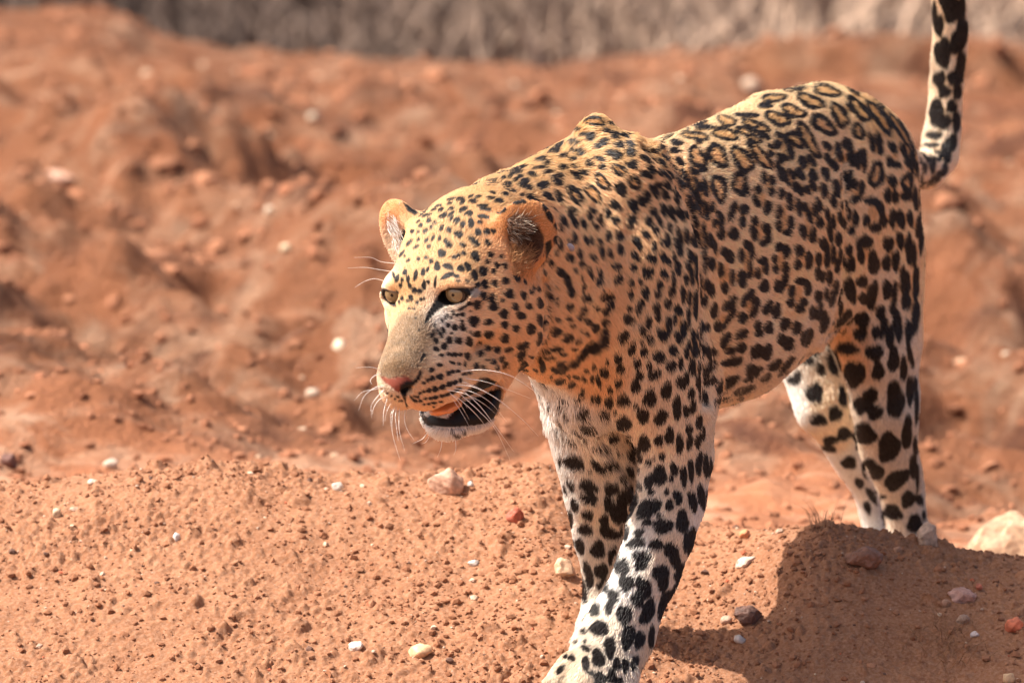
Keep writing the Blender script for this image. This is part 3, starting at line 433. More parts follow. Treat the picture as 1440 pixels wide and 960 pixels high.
# ---------------------------------------------------------------- leopard
VX = .0026
V, Q = mesh_sdf(PR, VX)
me = np_mesh('leopard_body', V, Q)
N = np.empty(len(V)*3, np.float32); me.vertices.foreach_get('normal', N); N = N.reshape(-1, 3).astype(float)
e1 = V[Q[:, 1]]-V[Q[:, 0]]; e2 = V[Q[:, 2]]-V[Q[:, 0]]; fn = np.cross(e1, e2)
if (np.einsum('ij,ij->i', fn, V[Q[:, 0]]-P(980, 350, .3)) > 0).mean() < .5:
    Q = Q[:, ::-1]; me = np_mesh('leopard_body', V, Q); me.vertices.foreach_get('normal', (NN := np.empty(len(V)*3, np.float32))); N = NN.reshape(-1, 3).astype(float)
# folds of loose skin and muscle edges, along lines over the near side
FOLDS = [([(905,205),(945,245),(970,290),(984,340),(988,420),(990,500),(992,565)],.0075,7),([(1186,230),(1193,320),(1190,400),(1178,455),(1165,480)],.0065,7),
         ([(766,395),(768,440),(764,480),(752,505)],.0045,5),([(855,420),(850,460),(825,490),(800,505)],.0040,8),([(845,618),(868,648),(888,682),(896,700)],.0050,5),
         ([(935,215),(965,255),(990,300)],.0030,5),([(880,330),(900,390),(895,450)],.0028,10),([(1215,470),(1225,540),(1232,600)],.0028,7),([(930,640),(925,720),(900,800)],.0022,8),
         ([(700,470),(690,500),(705,520)],.0015,6),([(1000,240),(1040,260),(1080,330),(1120,400)],.0025,16),([(1235,230),(1250,300),(1240,380)],.0025,14)]
pv = proj(V); facing = (N@(-Fv)) > .05; dd = np.zeros(len(V))
for pl, dep, wd in FOLDS:
    pl = np.array(pl, float); lo, hi = pl.min(0)-40, pl.max(0)+40
    k = np.nonzero(facing & (pv > lo).all(1) & (pv < hi).all(1))[0]; best = np.full(len(k), 1e9); side = np.zeros(len(k))
    for a, b in zip(pl[:-1], pl[1:]):
        e = b-a; t = np.clip(((pv[k]-a)@e)/(e@e), 0, 1); r = pv[k]-a-t[:, None]*e; q = np.hypot(r[:, 0], r[:, 1]); m_ = q < best
        best = np.where(m_, q, best); side = np.where(m_, np.sign(e[0]*r[:, 1]-e[1]*r[:, 0]), side)
    u_ = best*side
    dd[k] += dep*(-np.exp(-(u_/wd)**2)+.55*np.exp(-((u_-2.1*wd)/(1.3*wd))**2))
headd = np.linalg.norm(V-H(10, 0, -40), axis=1) < .15
dd += np.where(headd, .25, 1.)*(.0022*lattice_noise(V, 13., 71)+.0013*lattice_noise(V, 27., 72))
V = V+N*dd[:, None]; me = np_mesh('leopard_body', V, Q); me.vertices.foreach_get('normal', (NN := np.empty(len(V)*3, np.float32))); N = NN.reshape(-1, 3).astype(float)
coat = Coat(V, Q, N)
gd = coat.guide(V); vc, vvis, vb = coat.colour(V, N, gd)
ca = me.color_attributes.new('coat', 'FLOAT_COLOR', 'POINT'); ca.data.foreach_set('color', np.c_[vc*.75, np.ones(len(V))].astype(np.float32).ravel())
sk = attr_mat('skin_under_fur', 'coat', .75, .35); me.materials.append(sk)
ba = me.attributes.new('bare', 'FLOAT', 'POINT'); ba.data.foreach_set('value', (vb > 1.001).astype(np.float32))
t_ = sk.node_tree; an = t_.nodes.new('ShaderNodeAttribute'); an.attribute_name = 'bare'; mr = t_.nodes.new('ShaderNodeMapRange'); mr.inputs[3].default_value = .8; mr.inputs[4].default_value = .52; sk.node_tree.nodes['Principled BSDF'].inputs['Specular IOR Level'].default_value = .22
t_.links.new(an.outputs['Fac'], mr.inputs[0]); t_.links.new(mr.outputs[0], t_.nodes['Principled BSDF'].inputs['Roughness'])
nz_ = t_.nodes.new('ShaderNodeTexNoise'); nz_.inputs['Scale'].default_value = 700; bp_ = t_.nodes.new('ShaderNodeBump'); bp_.inputs['Strength'].default_value = .35; bp_.inputs['Distance'].default_value = .001
g_ = t_.nodes.new('ShaderNodeNewGeometry'); t_.links.new(g_.outputs['Position'], nz_.inputs['Vector']); t_.links.new(nz_.outputs['Fac'], bp_.inputs['Height']); t_.links.new(bp_.outputs[0], t_.nodes['Principled BSDF'].inputs['Normal'])
leo = link('leopard', me, label='spotted leopard walking over the red dirt mound, mouth open, tail raised', category='leopard')
leo.location = (0, 0, 0)

def strands(name, root, pts, rad, col, parent, mat):
    """root unused; pts (n, k, 3), rad (n, k), col (n, 3)"""
    n, k = pts.shape[:2]
    hc = bpy.data.hair_curves.new(name); hc.add_curves([k]*n)
    hc.points.foreach_set('position', pts.astype(np.float32).ravel()) if False else hc.position_data.foreach_set('vector', pts.astype(np.float32).ravel())
    hc.points.foreach_set('radius', rad.astype(np.float32).ravel())
    if col.ndim == 2: col = np.repeat(col[:, None], k, 1)
    a = hc.attributes.new('strand_colour', 'FLOAT_COLOR', 'POINT'); a.data.foreach_set('color', np.concatenate([col, np.ones((n, k, 1))], 2).astype(np.float32).ravel())
    hc.materials.append(mat)
    return link(name, hc, parent)

def fur_mat(name):
    m, t, b = newmat(name); nd = t.nodes
    a = nd.new('ShaderNodeAttribute'); a.attribute_name = 'strand_colour'
    t.links.new(a.outputs['Color'], b.inputs['Base Color'])
    b.inputs['Roughness'].default_value = .42; b.inputs['Specular IOR Level'].default_value = .42
    tr = nd.new('ShaderNodeBsdfTranslucent'); t.links.new(a.outputs['Color'], tr.inputs[0])
    mx = nd.new('ShaderNodeMixShader'); mx.inputs[0].default_value = .12
    t.links.new(b.outputs[0], mx.inputs[1]); t.links.new(tr.outputs[0], mx.inputs[2])
    t.links.new(mx.outputs[0], nd['Material Output'].inputs[0])
    return m
NH = 700000
q4 = Q; A, B, C_, D_ = V[q4[:, 0]], V[q4[:, 1]], V[q4[:, 2]], V[q4[:, 3]]
area = .5*(np.linalg.norm(np.cross(B-A, C_-A), axis=1)+np.linalg.norm(np.cross(C_-A, D_-A), axis=1))
fc = A.mean(0)*0+(A+B+C_+D_)/4
headness = np.clip(1-np.linalg.norm(fc-H(-20, 0, -40), axis=1)/.17, 0, 1)
wgt = area*(1+2.2*(headness > .05))*(.45+.55*vvis[q4[:, 0]]+.25)
idx = rng.choice(len(q4), NH, p=wgt/wgt.sum())
u, v_ = rng.random((2, NH)); u = u[:, None]; v_ = v_[:, None]
root = (A[idx]*(1-u)+B[idx]*u)*(1-v_)+(D_[idx]*(1-u)+C_[idx]*u)*v_
nn = (N[q4[idx, 0]]*(1-u)+N[q4[idx, 1]]*u)*(1-v_)+(N[q4[idx, 3]]*(1-u)+N[q4[idx, 2]]*u)*v_
nn /= np.linalg.norm(nn, axis=1, keepdims=True)+1e-9
g = coat.guide(root); hc_, hvis, hb = coat.colour(root, nn, g)
keep = hb < 1.001                                             # bare skin (nose, lips, eyelids) has no hair
pxr = proj(root)
root, nn, g, hc_, hvis, pxr, hb = root[keep], nn[keep], g[keep], hc_[keep], hvis[keep], pxr[keep], hb[keep]
n = len(root)
d = g[:, :3]-nn*np.einsum('ij,ij->i', g[:, :3], nn)[:, None]
d /= np.linalg.norm(d, axis=1, keepdims=True)+1e-6
sd_ = np.cross(nn, d)
L = g[:, 6]*.70e-3*(.75+.5*rng.random(n))*(1+.25*lattice_noise(root, 60., 21))
yaw_ = .16*lattice_noise(root, 45., 31)+.14*lattice_noise(root, 120., 33)+.11*rng.standard_normal(n)
lift = np.clip(.36+.16*lattice_noise(root, 90., 37)+.14*rng.standard_normal(n), .1, 1.1)
d = d*np.cos(yaw_)[:, None]+sd_*np.sin(yaw_)[:, None]
def step(t, k):                                               # hairs rise and then bend back to lie along the skin
    return root+d*(L*t*np.cos(lift*(1-.35*t)))[:, None]+nn*(L*t*np.sin(lift)*(1-.45*t))[:, None]*k
pts = np.stack([root-nn*.0006, step(.4, 1.), step(.75, 1.), step(1., .95)], 1)
thick = .00030+.00010*rng.random(n)+.00010*(g[:, 6] > 16)
rad = np.stack([thick, thick*.95, thick*.65, thick*.12], 1)
jit = (1+.10*rng.standard_normal(n))[:, None]
white = (rng.random(n) < .05)[:, None]*.25*(1-hb[:, None])
fray = d*(.00015*g[:, 6]*rng.standard_normal(n))[:, None]                # each hair carries the coat's colour where it lies, a little frayed
cA = hc_; cB = coat.colour(pts[:, 1]*.3+pts[:, 2]*.7+fray, nn, g)[0]; cC = coat.colour(pts[:, 3]+fray, nn, g)[0]
colh = np.stack([np.clip(c*jit*(1-white)+white*np.array([.7, .62, .5]), .004, .92) for c in (cA, cA*.5+cB*.5, cB, cC)], 1)
fm = fur_mat('leopard_fur')
strands('fur', None, pts, rad, colh, leo, fm)['kind'] = 'stuff'
print('fur', n)
SC.cycles_curves.shape = 'RIBBONS'; SC.cycles_curves.subdivisions = 2
# ---------------------------------------------------------------- eyes, whiskers, ear tufts, tongue
def cap_mesh(name, c, ax, r, a0, a1, nr=10, ns=28, bulge=0.):
    ax = nrm(ax); t1 = nrm(np.cross(ax, [.3, .2, 1.])); t2 = np.cross(ax, t1); Vv = []; 
    for i in range(nr+1):
        a = a0+(a1-a0)*i/nr
        for j in range(ns):
            b = 2*math.pi*j/ns
            Vv.append(c+(r+bulge*(1-i/nr))*(math.cos(a)*ax+math.sin(a)*(math.cos(b)*t1+math.sin(b)*t2)))
    Fq = [(i*ns+j, (i+1)*ns+j, (i+1)*ns+(j+1) % ns, i*ns+(j+1) % ns) for i in range(nr) for j in range(ns)]
    m_ = np_mesh(name, np.array(Vv), np.array(Fq)); return m_
M_BALL = flat('eye_white', (.05,.035,.028), .15); M_PUP = flat('pupil', (.008,.006,.006), .04)
M_IRIS, t_, b_ = newmat('iris'); tc = t_.nodes.new('ShaderNodeTexNoise'); tc.inputs['Scale'].default_value = 900; rp = t_.nodes.new('ShaderNodeValToRGB')
rp.color_ramp.elements[0].color = (.15,.10,.045,1); rp.color_ramp.elements[1].color = (.31,.22,.105,1)
geo_ = t_.nodes.new('ShaderNodeNewGeometry'); t_.links.new(geo_.outputs['Position'], tc.inputs['Vector']); t_.links.new(tc.outputs['Fac'], rp.inputs[0]); t_.links.new(rp.outputs[0], b_.inputs['Base Color'])
b_.inputs['Roughness'].default_value = .12; b_.inputs['Coat Weight'].default_value = .8; b_.inputs['Coat Roughness'].default_value = .03
M_RIM = flat('iris_rim', (.03,.02,.015), .1)
for s in (1, -1):
    c = H(7.5, s*36, 9.5); rr = 14.6*HS
    gz = nrm(hf*.92-hl*(.0 if s > 0 else .10)-Fv*.38+hu*.0)
    eye = link('eye', cap_mesh('eye', c, gz, rr, .001, 3.0, 16), leo); eye.data.materials.append(M_BALL)
    ir = link('iris', cap_mesh('iris', c, gz, rr*1.004, .08, .70), eye); ir.data.materials.append(M_IRIS)
    lr = link('iris_rim', cap_mesh('iris_rim', c, gz, rr*1.006, .68, .78, 3), eye); lr.data.materials.append(M_RIM)
    pg_ = nrm(gz+hu*.03)
    pu = link('pupil', cap_mesh('pupil', c, gz, rr*1.006, .0001, .12, 4), eye); pu.data.materials.append(M_PUP)
def hit(x, y):
    d = Fv+(x-720)/FPX*Rv+(480-y)/FPX*Uv; h = coat.tree.ray_cast(Vector(CAM), Vector(d/np.linalg.norm(d)), 20)
    return None if h[0] is None else np.array(h[0])
def tube(name, pts, r0, mat, parent, sides=5):
    pts = np.array(pts); T = np.gradient(pts, axis=0); T /= np.linalg.norm(T, axis=1, keepdims=True); VV = []
    k = len(pts)
    for i in range(k):
        a = nrm(np.cross(T[i], [.2, .9, .3])); b = np.cross(T[i], a); r = r0*(1-.86*(i/(k-1))**1.1)
        for j in range(sides):
            g_ = 2*math.pi*j/sides; VV.append(pts[i]+r*(math.cos(g_)*a+math.sin(g_)*b))
    FF = [(i*sides+j, i*sides+(j+1) % sides, (i+1)*sides+(j+1) % sides, (i+1)*sides+j) for i in range(k-1) for j in range(sides)]
    m_ = np_mesh(name, np.array(VV), np.array(FF)); m_.materials.append(mat); return link(name, m_, parent)
M_WH = flat('whisker', (.88,.82,.74), .3)
WH = """648 522,680 520,715 527,745 545,762 562;655 532,680 536,705 544,746 560;640 541,666 544,700 561,735 590,757 613;650 537,668 543,690 555,716 575;650 548,676 572,703 608,722 634;645 552,673 577,697 604,718 648;640 556,660 573,676 590,686 604;632 552,642 561,652 576,660 590;655 570,661 584,664 602;636 560,648 578,662 603;628 548,652 553,678 566,700 584;638 546,664 551,690 566,712 592;
536 521,526 517,515 516,500 517;536 525,527 528,521 534,523 541;539 542,527 545,512 557,504 577;541 547,531 557,522 571,523 588;543 557,533 562,526 572,523 583;545 559,541 572,539 584,539 598;556 571,552 583,552 610,563 648;562 573,561 590,562 608,569 634;567 576,569 592,574 606,582 618;554 572,550 582,549 600;540 543,528 547,510 551,498 563;558 572,556 586,558 604,560 620;550 566,544 578,541 592;
603 612,595 616,588 620,580 624;640 619,641 630,638 640;622 618,620 630,615 643;
547 377,536 368,521 362,498 362;546 385,532 379,513 376,489 377;541 395,526 392,512 396,499 404;606 613,600 620,592 624"""
def catmull(c, n):
    c = np.array(c, float); c = np.vstack([2*c[0]-c[1], c, 2*c[-1]-c[-2]]); out = []
    for i in range(1, len(c)-2):
        for t in np.linspace(0, 1, n, endpoint=False):
            out.append(.5*((2*c[i])+(-c[i-1]+c[i+1])*t+(2*c[i-1]-5*c[i]+4*c[i+1]-c[i+2])*t*t+(-c[i-1]+3*c[i]-3*c[i+1]+c[i+2])*t**3))
    out.append(c[-2]); return np.array(out)
for i, it in enumerate(WH.replace('\n', '').split(';')):
    c = [tuple(map(float, q.split())) for q in it.split(',')]
    h = hit(*c[0])
    for q in range(1, 6):
        if h is None: h = hit(c[0][0]+(3*q if c[0][0] < 600 else 0), c[0][1]-1.5*q)
    if h is None: print('whisker misses', it); continue
    right = c[0][0] > 610 and len(c) > 3
    y0 = h[1]; kk = len(c)
    ctl = [P(x, y, y0-.004+(.022 if right else -.02)*(j/(kk-1))*(1 if right or x < 600 else .3)-(.012 if right else 0)*math.sin(math.pi*j/(kk-1))) for j, (x, y) in enumerate(c)]
    ctl[0] = h
    tube('whisker', catmull(ctl, 6), .00045 if len(c) > 3 else .00033, M_WH, leo)
# long hair in the ears
def tufts(name, boxes, cols, seed):
    r_ = np.random.default_rng(seed); P0 = []; PT = []; CL = []
    for (x0, y0, x1, y1, n_, dx, dy, ln, cl) in boxes:
        for _ in range(n_):
            h = hit(r_.uniform(x0, x1), r_.uniform(y0, y1))
            if h is None: continue
            a = r_.normal(0, .55); ux, uy = dx*math.cos(a)-dy*math.sin(a), dx*math.sin(a)+dy*math.cos(a)
            d = nrm(ux*Rv-uy*Uv-Fv*r_.uniform(.25, .8)); L_ = ln*1e-3*r_.uniform(.5, 1.1)
            bend = nrm(r_.normal(size=3))*L_*.28
            PT.append([h, h+d*L_*.35+bend*.15, h+d*L_*.7+bend*.5, h+d*L_+bend]); CL.append(np.array(cols[cl])*r_.uniform(.6, 1.15))
    PT = np.array(PT); n_ = len(PT); rr = np.tile(np.array([.00032, .0003, .0002, .00005]), (n_, 1))
    o = strands(name, None, PT, rr, np.clip(np.array(CL), 0, .9), leo, fm); o['kind'] = 'stuff'
EC = {'c': (.82,.70,.54), 'b': (.13,.06,.03), 'o': (.55,.30,.14), 'w': (.88,.84,.78)}
tufts('ear_tuft', [(712,306,738,340,420,.8,.1,20,'b'),(716,308,734,332,110,.9,.0,19,'c'),(716,350,745,372,380,.5,-.8,14,'o'),(750,330,766,365,240,-.9,.1,12,'b'),
                   (722,372,748,392,120,.3,-.8,12,'o')], EC, 8)
tufts('ear_tuft', [(540,296,556,325,260,1,.15,17,'w'),(548,318,562,348,200,.9,.4,15,'w'),(536,285,548,300,90,.9,.2,12,'o')], EC, 9)
# tongue and teeth
tc_ = H(40, 0, -111)
def blob(name, c, r, fr, mat, parent, lump=0.):
    v, f = ico(4); v = v*(1+lump*lattice_noise(v*1., 2.5, 5)[:, None]); VV = c+(v*np.array(r))@fr
    m_ = np_mesh(name, VV, f); m_.materials.append(mat); return link(name, m_, parent)
def ico(sub):
    import bmesh
    bm = bmesh.new(); bmesh.ops.create_icosphere(bm, subdivisions=sub, radius=1.); bm.verts.ensure_lookup_table()
    v = np.array([x.co[:] for x in bm.verts]); f = np.array([[a.index for a in x.verts] for x in bm.faces]); bm.free(); return v, f
M_TNG = flat('tongue', (.72,.27,.09), .35, Specular_IOR_Level=.6); M_TNG.node_tree.nodes['Principled BSDF'].inputs['Subsurface Weight'].default_value = .25; M_TNG.node_tree.nodes['Principled BSDF'].inputs['Subsurface Radius'].default_value = (.01,.004,.002)
blob('tongue', H(24, 4, -112), np.array([24, 15, 6])*HS, hfr(pitch=-4), M_TNG, leo, .1)
# the tick sitting on the neck
th = hit(801, 348)
tk = blob('tick', th-Fv*.002, (.0062, .0045, .0048), np.array([nrm(Rv*.8+Uv*-.5), Fv, nrm(Rv*.5+Uv*.8)]), flat('tick_shell', (.33,.27,.27), .3, Specular_IOR_Level=.5), None)
tk['label'] = 'small grey tick clinging to the neck fur behind the ear'; tk['category'] = 'tick'
# ---------------------------------------------------------------- ground: one sheet, mound in front, bank behind
def vnoise2(X, Y, f, seed):
    return lattice_noise(np.stack([X.ravel(), Y.ravel(), np.full(X.size, seed*7.31)], 1), f, seed).reshape(X.shape)
def vnoise3(X, Y, f, seed):                                   # a rotated second lattice hides the grid
    c, s = math.cos(.6+seed), math.sin(.6+seed)
    return .6*vnoise2(X, Y, f, seed)+.45*vnoise2(X*c-Y*s, X*s+Y*c, f*1.37, seed+50)
def ycr(px): return .43-.17*np.clip((px-960)/190, 0, 1)
_cr = np.array([P(a, b, ycr(a))[[0, 2]] for a, b in [(-600,730),(-300,705),(0,688),(150,670),(300,658),(480,674),(600,672),(700,664),(770,652),(850,700),(930,738),(1000,747),(1080,742),(1130,737),(1180,736),(1230,748),(1280,764),(1340,776),(1440,790),(1600,810),(2000,830)]])
_cs = np.linspace(-1.2, 1.6, 281); _cv = np.interp(_cs, _cr[:, 0], _cr[:, 1]); _cv = np.convolve(np.pad(_cv, 4, 'edge'), np.hanning(11)[1:-1]/np.hanning(11).sum(), 'valid')
def crest_z(x): return np.interp(x, _cs, _cv)
YB = 8.0
_bank = np.array([P(a, b, YB)[[0, 2]] for a, b in [(-800,60),(0,50),(120,45),(180,52),(215,75),(300,88),(480,98),(640,104),(760,100),(860,88),(980,72),(1100,70),(1200,72),(1300,86),(1440,88),(2200,80)]])
def bank_z(x): return np.interp(x, _bank[:, 0], _bank[:, 1])
def sstep(a, b, t): t = np.clip((t-a)/(b-a), 0, 1); return t*t*(3-2*t)
def crumbs(X, Y, c, seed, prob):
    """a skin of small rounded crumbs, one to a cell, of uneven size"""
    Xw = X+c*.35*vnoise2(X, Y, 1.1/c, seed); Yw = Y+c*.35*vnoise2(X, Y, 1.1/c, seed+1)
    I = np.floor(Xw/c).astype(np.int64); J = np.floor(Yw/c).astype(np.int64); h = np.zeros(X.shape)
    def rnd(i, j, s):
        n = (i*73856093) ^ (j*19349663) ^ ((seed*7+s)*83492791); n = (n ^ (n >> 13))*1274126177; n = n ^ (n >> 16); return (n & 0xffff)/65535.
    for a in (-1, 0, 1):
        for b in (-1, 0, 1):
            i, j = I+a, J+b; cx_ = (i+rnd(i, j, 1))*c; cy_ = (j+rnd(i, j, 2))*c; r = c*(.28+.42*rnd(i, j, 3)**2)
            q = ((Xw-cx_)**2+(Yw-cy_)**2)/(r*r); on = rnd(i, j, 4) < prob
            h = np.maximum(h, np.where(on & (q < 1), r*np.sqrt(np.maximum(1-q, 0)), 0))
    return h
def gheight(X, Y, fine=True):
    hc = crest_z(X)
    yc = .43-.17*np.clip((X-.205)/.165, 0, 1)
    near = hc-(hc+.035)*np.clip((yc-Y)/(yc+.13), 0, 9)**1.08
    near = np.where(Y < yc-.9, np.maximum(near, -.45), near)
    valley = -.05-.02*vnoise3(X, Y, 1.5, 2)-.09*sstep(.72, .98, Y)*sstep(.5, .62, X)
    back = hc+(valley-hc)*sstep(0, .38, Y-yc)
    z = np.where(Y < yc, near, back)
    z = z-.010*np.exp(-((Y-yc)/.03)**2)                      # rounded crest
    rise = np.clip((Y-.9)/(YB-.9), 0, 1)
    bz = bank_z(X*np.clip((YB+8)/(Y+8), .2, 1.))
    z = z+np.where(Y > .9, rise*(bz+.05), 0)
    z = np.where(Y > YB, bz-.16*sstep(YB, YB+1., Y)-.12*np.clip(Y-YB-.5, 0, 400), z)
    far = sstep(1.0, 2.2, Y)
    ridge = 1-np.abs(vnoise3(X+.4*Y, Y*.5, .9, 3))
    z = z+far*(.22*(ridge-.7)+.20*vnoise3(X+.35*Y, Y*.7, 1.8, 4)+.13*vnoise3(X+.25*Y, Y*.7, 3.6, 6)+.085*vnoise3(X+.2*Y, Y*.8, 7.5, 8)+.045*vnoise3(X, Y, 16., 10))*(1-.72*sstep(YB-3., YB-.2, Y))
    mid = sstep(.35, .7, Y)*(1-far)
    z = z+mid*(.024*vnoise3(X, Y, 5., 9)+.014*vnoise3(X, Y, 14., 11)+.006*vnoise3(X, Y, 33., 19))
    nr = 1-sstep(.5, .9, Y)
    z = z+nr*(.010*vnoise3(X, Y, 5., 12)+.005*vnoise3(X+.3*Y, Y, 17., 13))
    if fine:
        shp = np.asarray(X).shape; k = np.nonzero((np.abs(np.asarray(X)-.03) < 1.0).ravel() & (np.asarray(Y).ravel() > -.6) & (np.asarray(Y).ravel() < .8))[0]
        if len(k):
            xf, yf = np.asarray(X, float).ravel()[k], np.asarray(Y, float).ravel()[k]; zf = np.asarray(z, float).ravel().copy(); nf = nr.ravel()[k] if np.ndim(nr) else nr
            pt = np.clip(.55+.8*vnoise3(xf, yf, 7., 51), .12, 1)
            h = crumbs(xf, yf, .0056, 201, .95)*1.0*pt+crumbs(xf, yf, .0092, 203, .5)*.95*pt+crumbs(xf, yf, .020, 205, .10)*.7
            h = h+.0030*vnoise3(xf, yf, 34., 17)+.0018*vnoise3(xf, yf, 125., 15)
            zf[k] += nf*h; z = zf.reshape(shp)
    return z
def axis(dense0, dense1, step, lo, hi, g=1.07):
    a = list(np.arange(dense0, dense1+1e-6, step)); s = step; v = a[-1]
    while v < hi: s *= g; v += s; a.append(v)
    s = step; v = a[0]; b = []
    while v > lo: s *= g; v -= s; b.append(v)
    return np.array(b[::-1]+a)
gx = axis(-.76, .82, .0025, -160, 160, 1.09)
ys1 = list(np.arange(-.36, .52, .0025)); s_ = .0025; v_ = ys1[-1]
while v_ < 320:
    s_ = min(s_*1.04, .035) if v_ < 9 else s_*1.10
    v_ += s_; ys1.append(v_)
v_ = ys1[0]; s_ = .0025; pre = []
while v_ > -60: s_ *= 1.10; v_ -= s_; pre.append(v_)
gy = np.array(pre[::-1]+ys1)
GX, GY = np.meshgrid(gx, gy, indexing='ij')
GZ = gheight(GX, GY)
ni, nj = GX.shape; ii = np.arange(ni*nj).reshape(ni, nj)
gq = np.stack([ii[:-1, :-1], ii[1:, :-1], ii[1:, 1:], ii[:-1, 1:]], -1).reshape(-1, 4)
gme = np_mesh('red_soil', np.stack([GX, GY, GZ], -1).reshape(-1, 3), gq)
print('ground', gme.vertices and len(gme.vertices))
def soil_mat():
    m, t, b = newmat('red_soil'); nd = t.nodes; L_ = t.links
    geo = nd.new('ShaderNodeNewGeometry'); sep = nd.new('ShaderNodeSeparateXYZ'); L_.new(geo.outputs['Position'], sep.inputs[0])
    def noise(sc, det=4, rgh=.6, dist=0.):
        n_ = nd.new('ShaderNodeTexNoise'); n_.inputs['Scale'].default_value = sc; n_.inputs['Detail'].default_value = det
        n_.inputs['Roughness'].default_value = rgh; n_.inputs['Distortion'].default_value = dist; L_.new(geo.outputs['Position'], n_.inputs['Vector']); return n_.outputs['Fac']
    def mixc(f, a, b_):
        x = nd.new('ShaderNodeMix'); x.data_type = 'RGBA'; L_.new(f, x.inputs[0])
        for s__, v in ((6, a), (7, b_)):
            if isinstance(v, tuple): x.inputs[s__].default_value = (*v, 1)
            else: L_.new(v, x.inputs[s__])
        return x.outputs[2]
    def rampf(f, a, b_):
        x = nd.new('ShaderNodeMapRange'); L_.new(f, x.inputs[0]); x.inputs[1].default_value = a; x.inputs[2].default_value = b_; return x.outputs[0]
    near = mixc(rampf(noise(9, 6, .65), .3, .7), (.222,.091,.043), (.295,.136,.070))
    near = mixc(rampf(noise(240, 3, .7), .42, .75), near, (.36,.20,.125))
    near = mixc(rampf(noise(95, 3, .6), .58, .75), near, (.185,.075,.040))
    far = mixc(rampf(noise(1.3, 6, .6, .4), .35, .68), (.270,.100,.046), (.350,.150,.076))
    far = mixc(rampf(noise(5.5, 6, .7, .8), .48, .66), far, (.42,.240,.150))
    far = mixc(rampf(noise(3.2, 6, .65, .5), .53, .66), far, (.145,.058,.032))
    c = mixc(rampf(sep.outputs[1], .55, 1.1), near, far)
    veld = mixc(rampf(noise(.9, 4), .4, .65), (.13,.088,.066), (.07,.046,.036))
    c = mixc(rampf(sep.outputs[1], 8.2, 9.0), c, veld)
    L_.new(c, b.inputs['Base Color']); b.inputs['Roughness'].default_value = .95; b.inputs['Specular IOR Level'].default_value = .15
    bp = nd.new('ShaderNodeBump'); bp.inputs['Strength'].default_value = .6; bp.inputs['Distance'].default_value = .003
    L_.new(noise(330, 4, .7), bp.inputs['Height'])
    bf = nd.new('ShaderNodeBump'); bf.inputs['Distance'].default_value = .12; L_.new(noise(9, 7, .72, .3), bf.inputs['Height']); L_.new(rampf(sep.outputs[1], .8, 1.8), bf.inputs['Strength'])
    L_.new(bp.outputs[0], bf.inputs['Normal']); L_.new(bf.outputs[0], b.inputs['Normal'])
    return m
SOIL = soil_mat(); gme.materials.append(SOIL)
link('ground', gme, kind='structure')

# clods and grit: many small lumps joined into one mesh
def ico(sub):
    import bmesh
    bm = bmesh.new(); bmesh.ops.create_icosphere(bm, subdivisions=sub, radius=1.); bm.verts.ensure_lookup_table()
    v = np.array([x.co[:] for x in bm.verts]); f = np.array([[a.index for a in x.verts] for x in bm.faces]); bm.free(); return v, f
def scatter(name, centres, radii, cols, mat, sub=1, flatn=.7, rough=.28, seed=1, **props):
    v, f = ico(sub); r_ = np.random.default_rng(seed); n_ = len(centres)
    s = np.stack([r_.uniform(.75, 1.3, n_), r_.uniform(.7, 1.15, n_), r_.uniform(.55, .95, n_)*flatn/.7], 1)
    W_ = v[None]*(1+rough*r_.standard_normal((n_, len(v), 1))*.6)*s[:, None]
    a = r_.uniform(0, 6.28, n_); c, sn = np.cos(a), np.sin(a); tl = r_.normal(0, .35, n_); ct, st = np.cos(tl), np.sin(tl)
    x, y, z = W_[..., 0], W_[..., 1], W_[..., 2]
    y, z = y*ct[:, None]-z*st[:, None], y*st[:, None]+z*ct[:, None]
    x, y = x*c[:, None]-y*sn[:, None], x*sn[:, None]+y*c[:, None]
    VV = np.stack([x, y, z], -1)*radii[:, None, None]+centres[:, None]
    FF = (f[None]+(np.arange(n_)*len(v))[:, None, None]).reshape(-1, 3)
    m_ = np_mesh(name, VV.reshape(-1, 3), FF); m_.shade_flat()
    at = m_.color_attributes.new('lump', 'FLOAT_COLOR', 'POINT')
    at.data.foreach_set('color', np.c_[np.repeat(cols, len(v), 0), np.ones(n_*len(v))].astype(np.float32).ravel())
    m_.materials.append(mat); return link(name, m_, **props)
LUMP = attr_mat('soil_lumps', 'lump', .9, .2)
def soil_cols(n_, r_, a=(.21,.085,.041), b=(.30,.140,.076)):
    t = r_.random((n_, 1)); c = np.array(a)*(1-t)+np.array(b)*t; return c*(1+.08*r_.standard_normal((n_, 1)))
r_ = np.random.default_rng(11)
n_ = 26000
cx = r_.uniform(-.75, .82, n_); cy = r_.uniform(-.36, .50, n_)
dens = .5+.5*vnoise3(cx, cy, 6., 41)+.25*vnoise3(cx, cy, 17., 43); k_ = r_.random(n_) < np.clip(.12+1.1*dens**1.6, 0, 1); cx, cy = cx[k_], cy[k_]; n_ = len(cx)
rad_ = np.clip(.0012*(1-r_.random(n_))**-.45, .0011, .0055)
cc = soil_cols(n_, r_)
t_ = r_.random(n_); cc[t_ < .007] = (.50, .36, .25); cc[(t_ > .022) & (t_ < .028)] = (.36, .10, .05); cc[(t_ > .035) & (t_ < .06)] = (.47, .33, .24); cc[(t_ > .06) & (t_ < .072)] = (.13, .07, .05)
scatter('soil_clods', np.stack([cx, cy, gheight(cx, cy)+rad_*.15], 1), rad_, cc, LUMP, 1, seed=3, kind='stuff', label='crumbly red soil clods and grit lying over the near mound', category='soil clods')
n_ = 7000
cy = .55+7.8*r_.random(n_)**1.0; cx = (r_.random(n_)-.5)*(1.75+.24*cy)*1.1
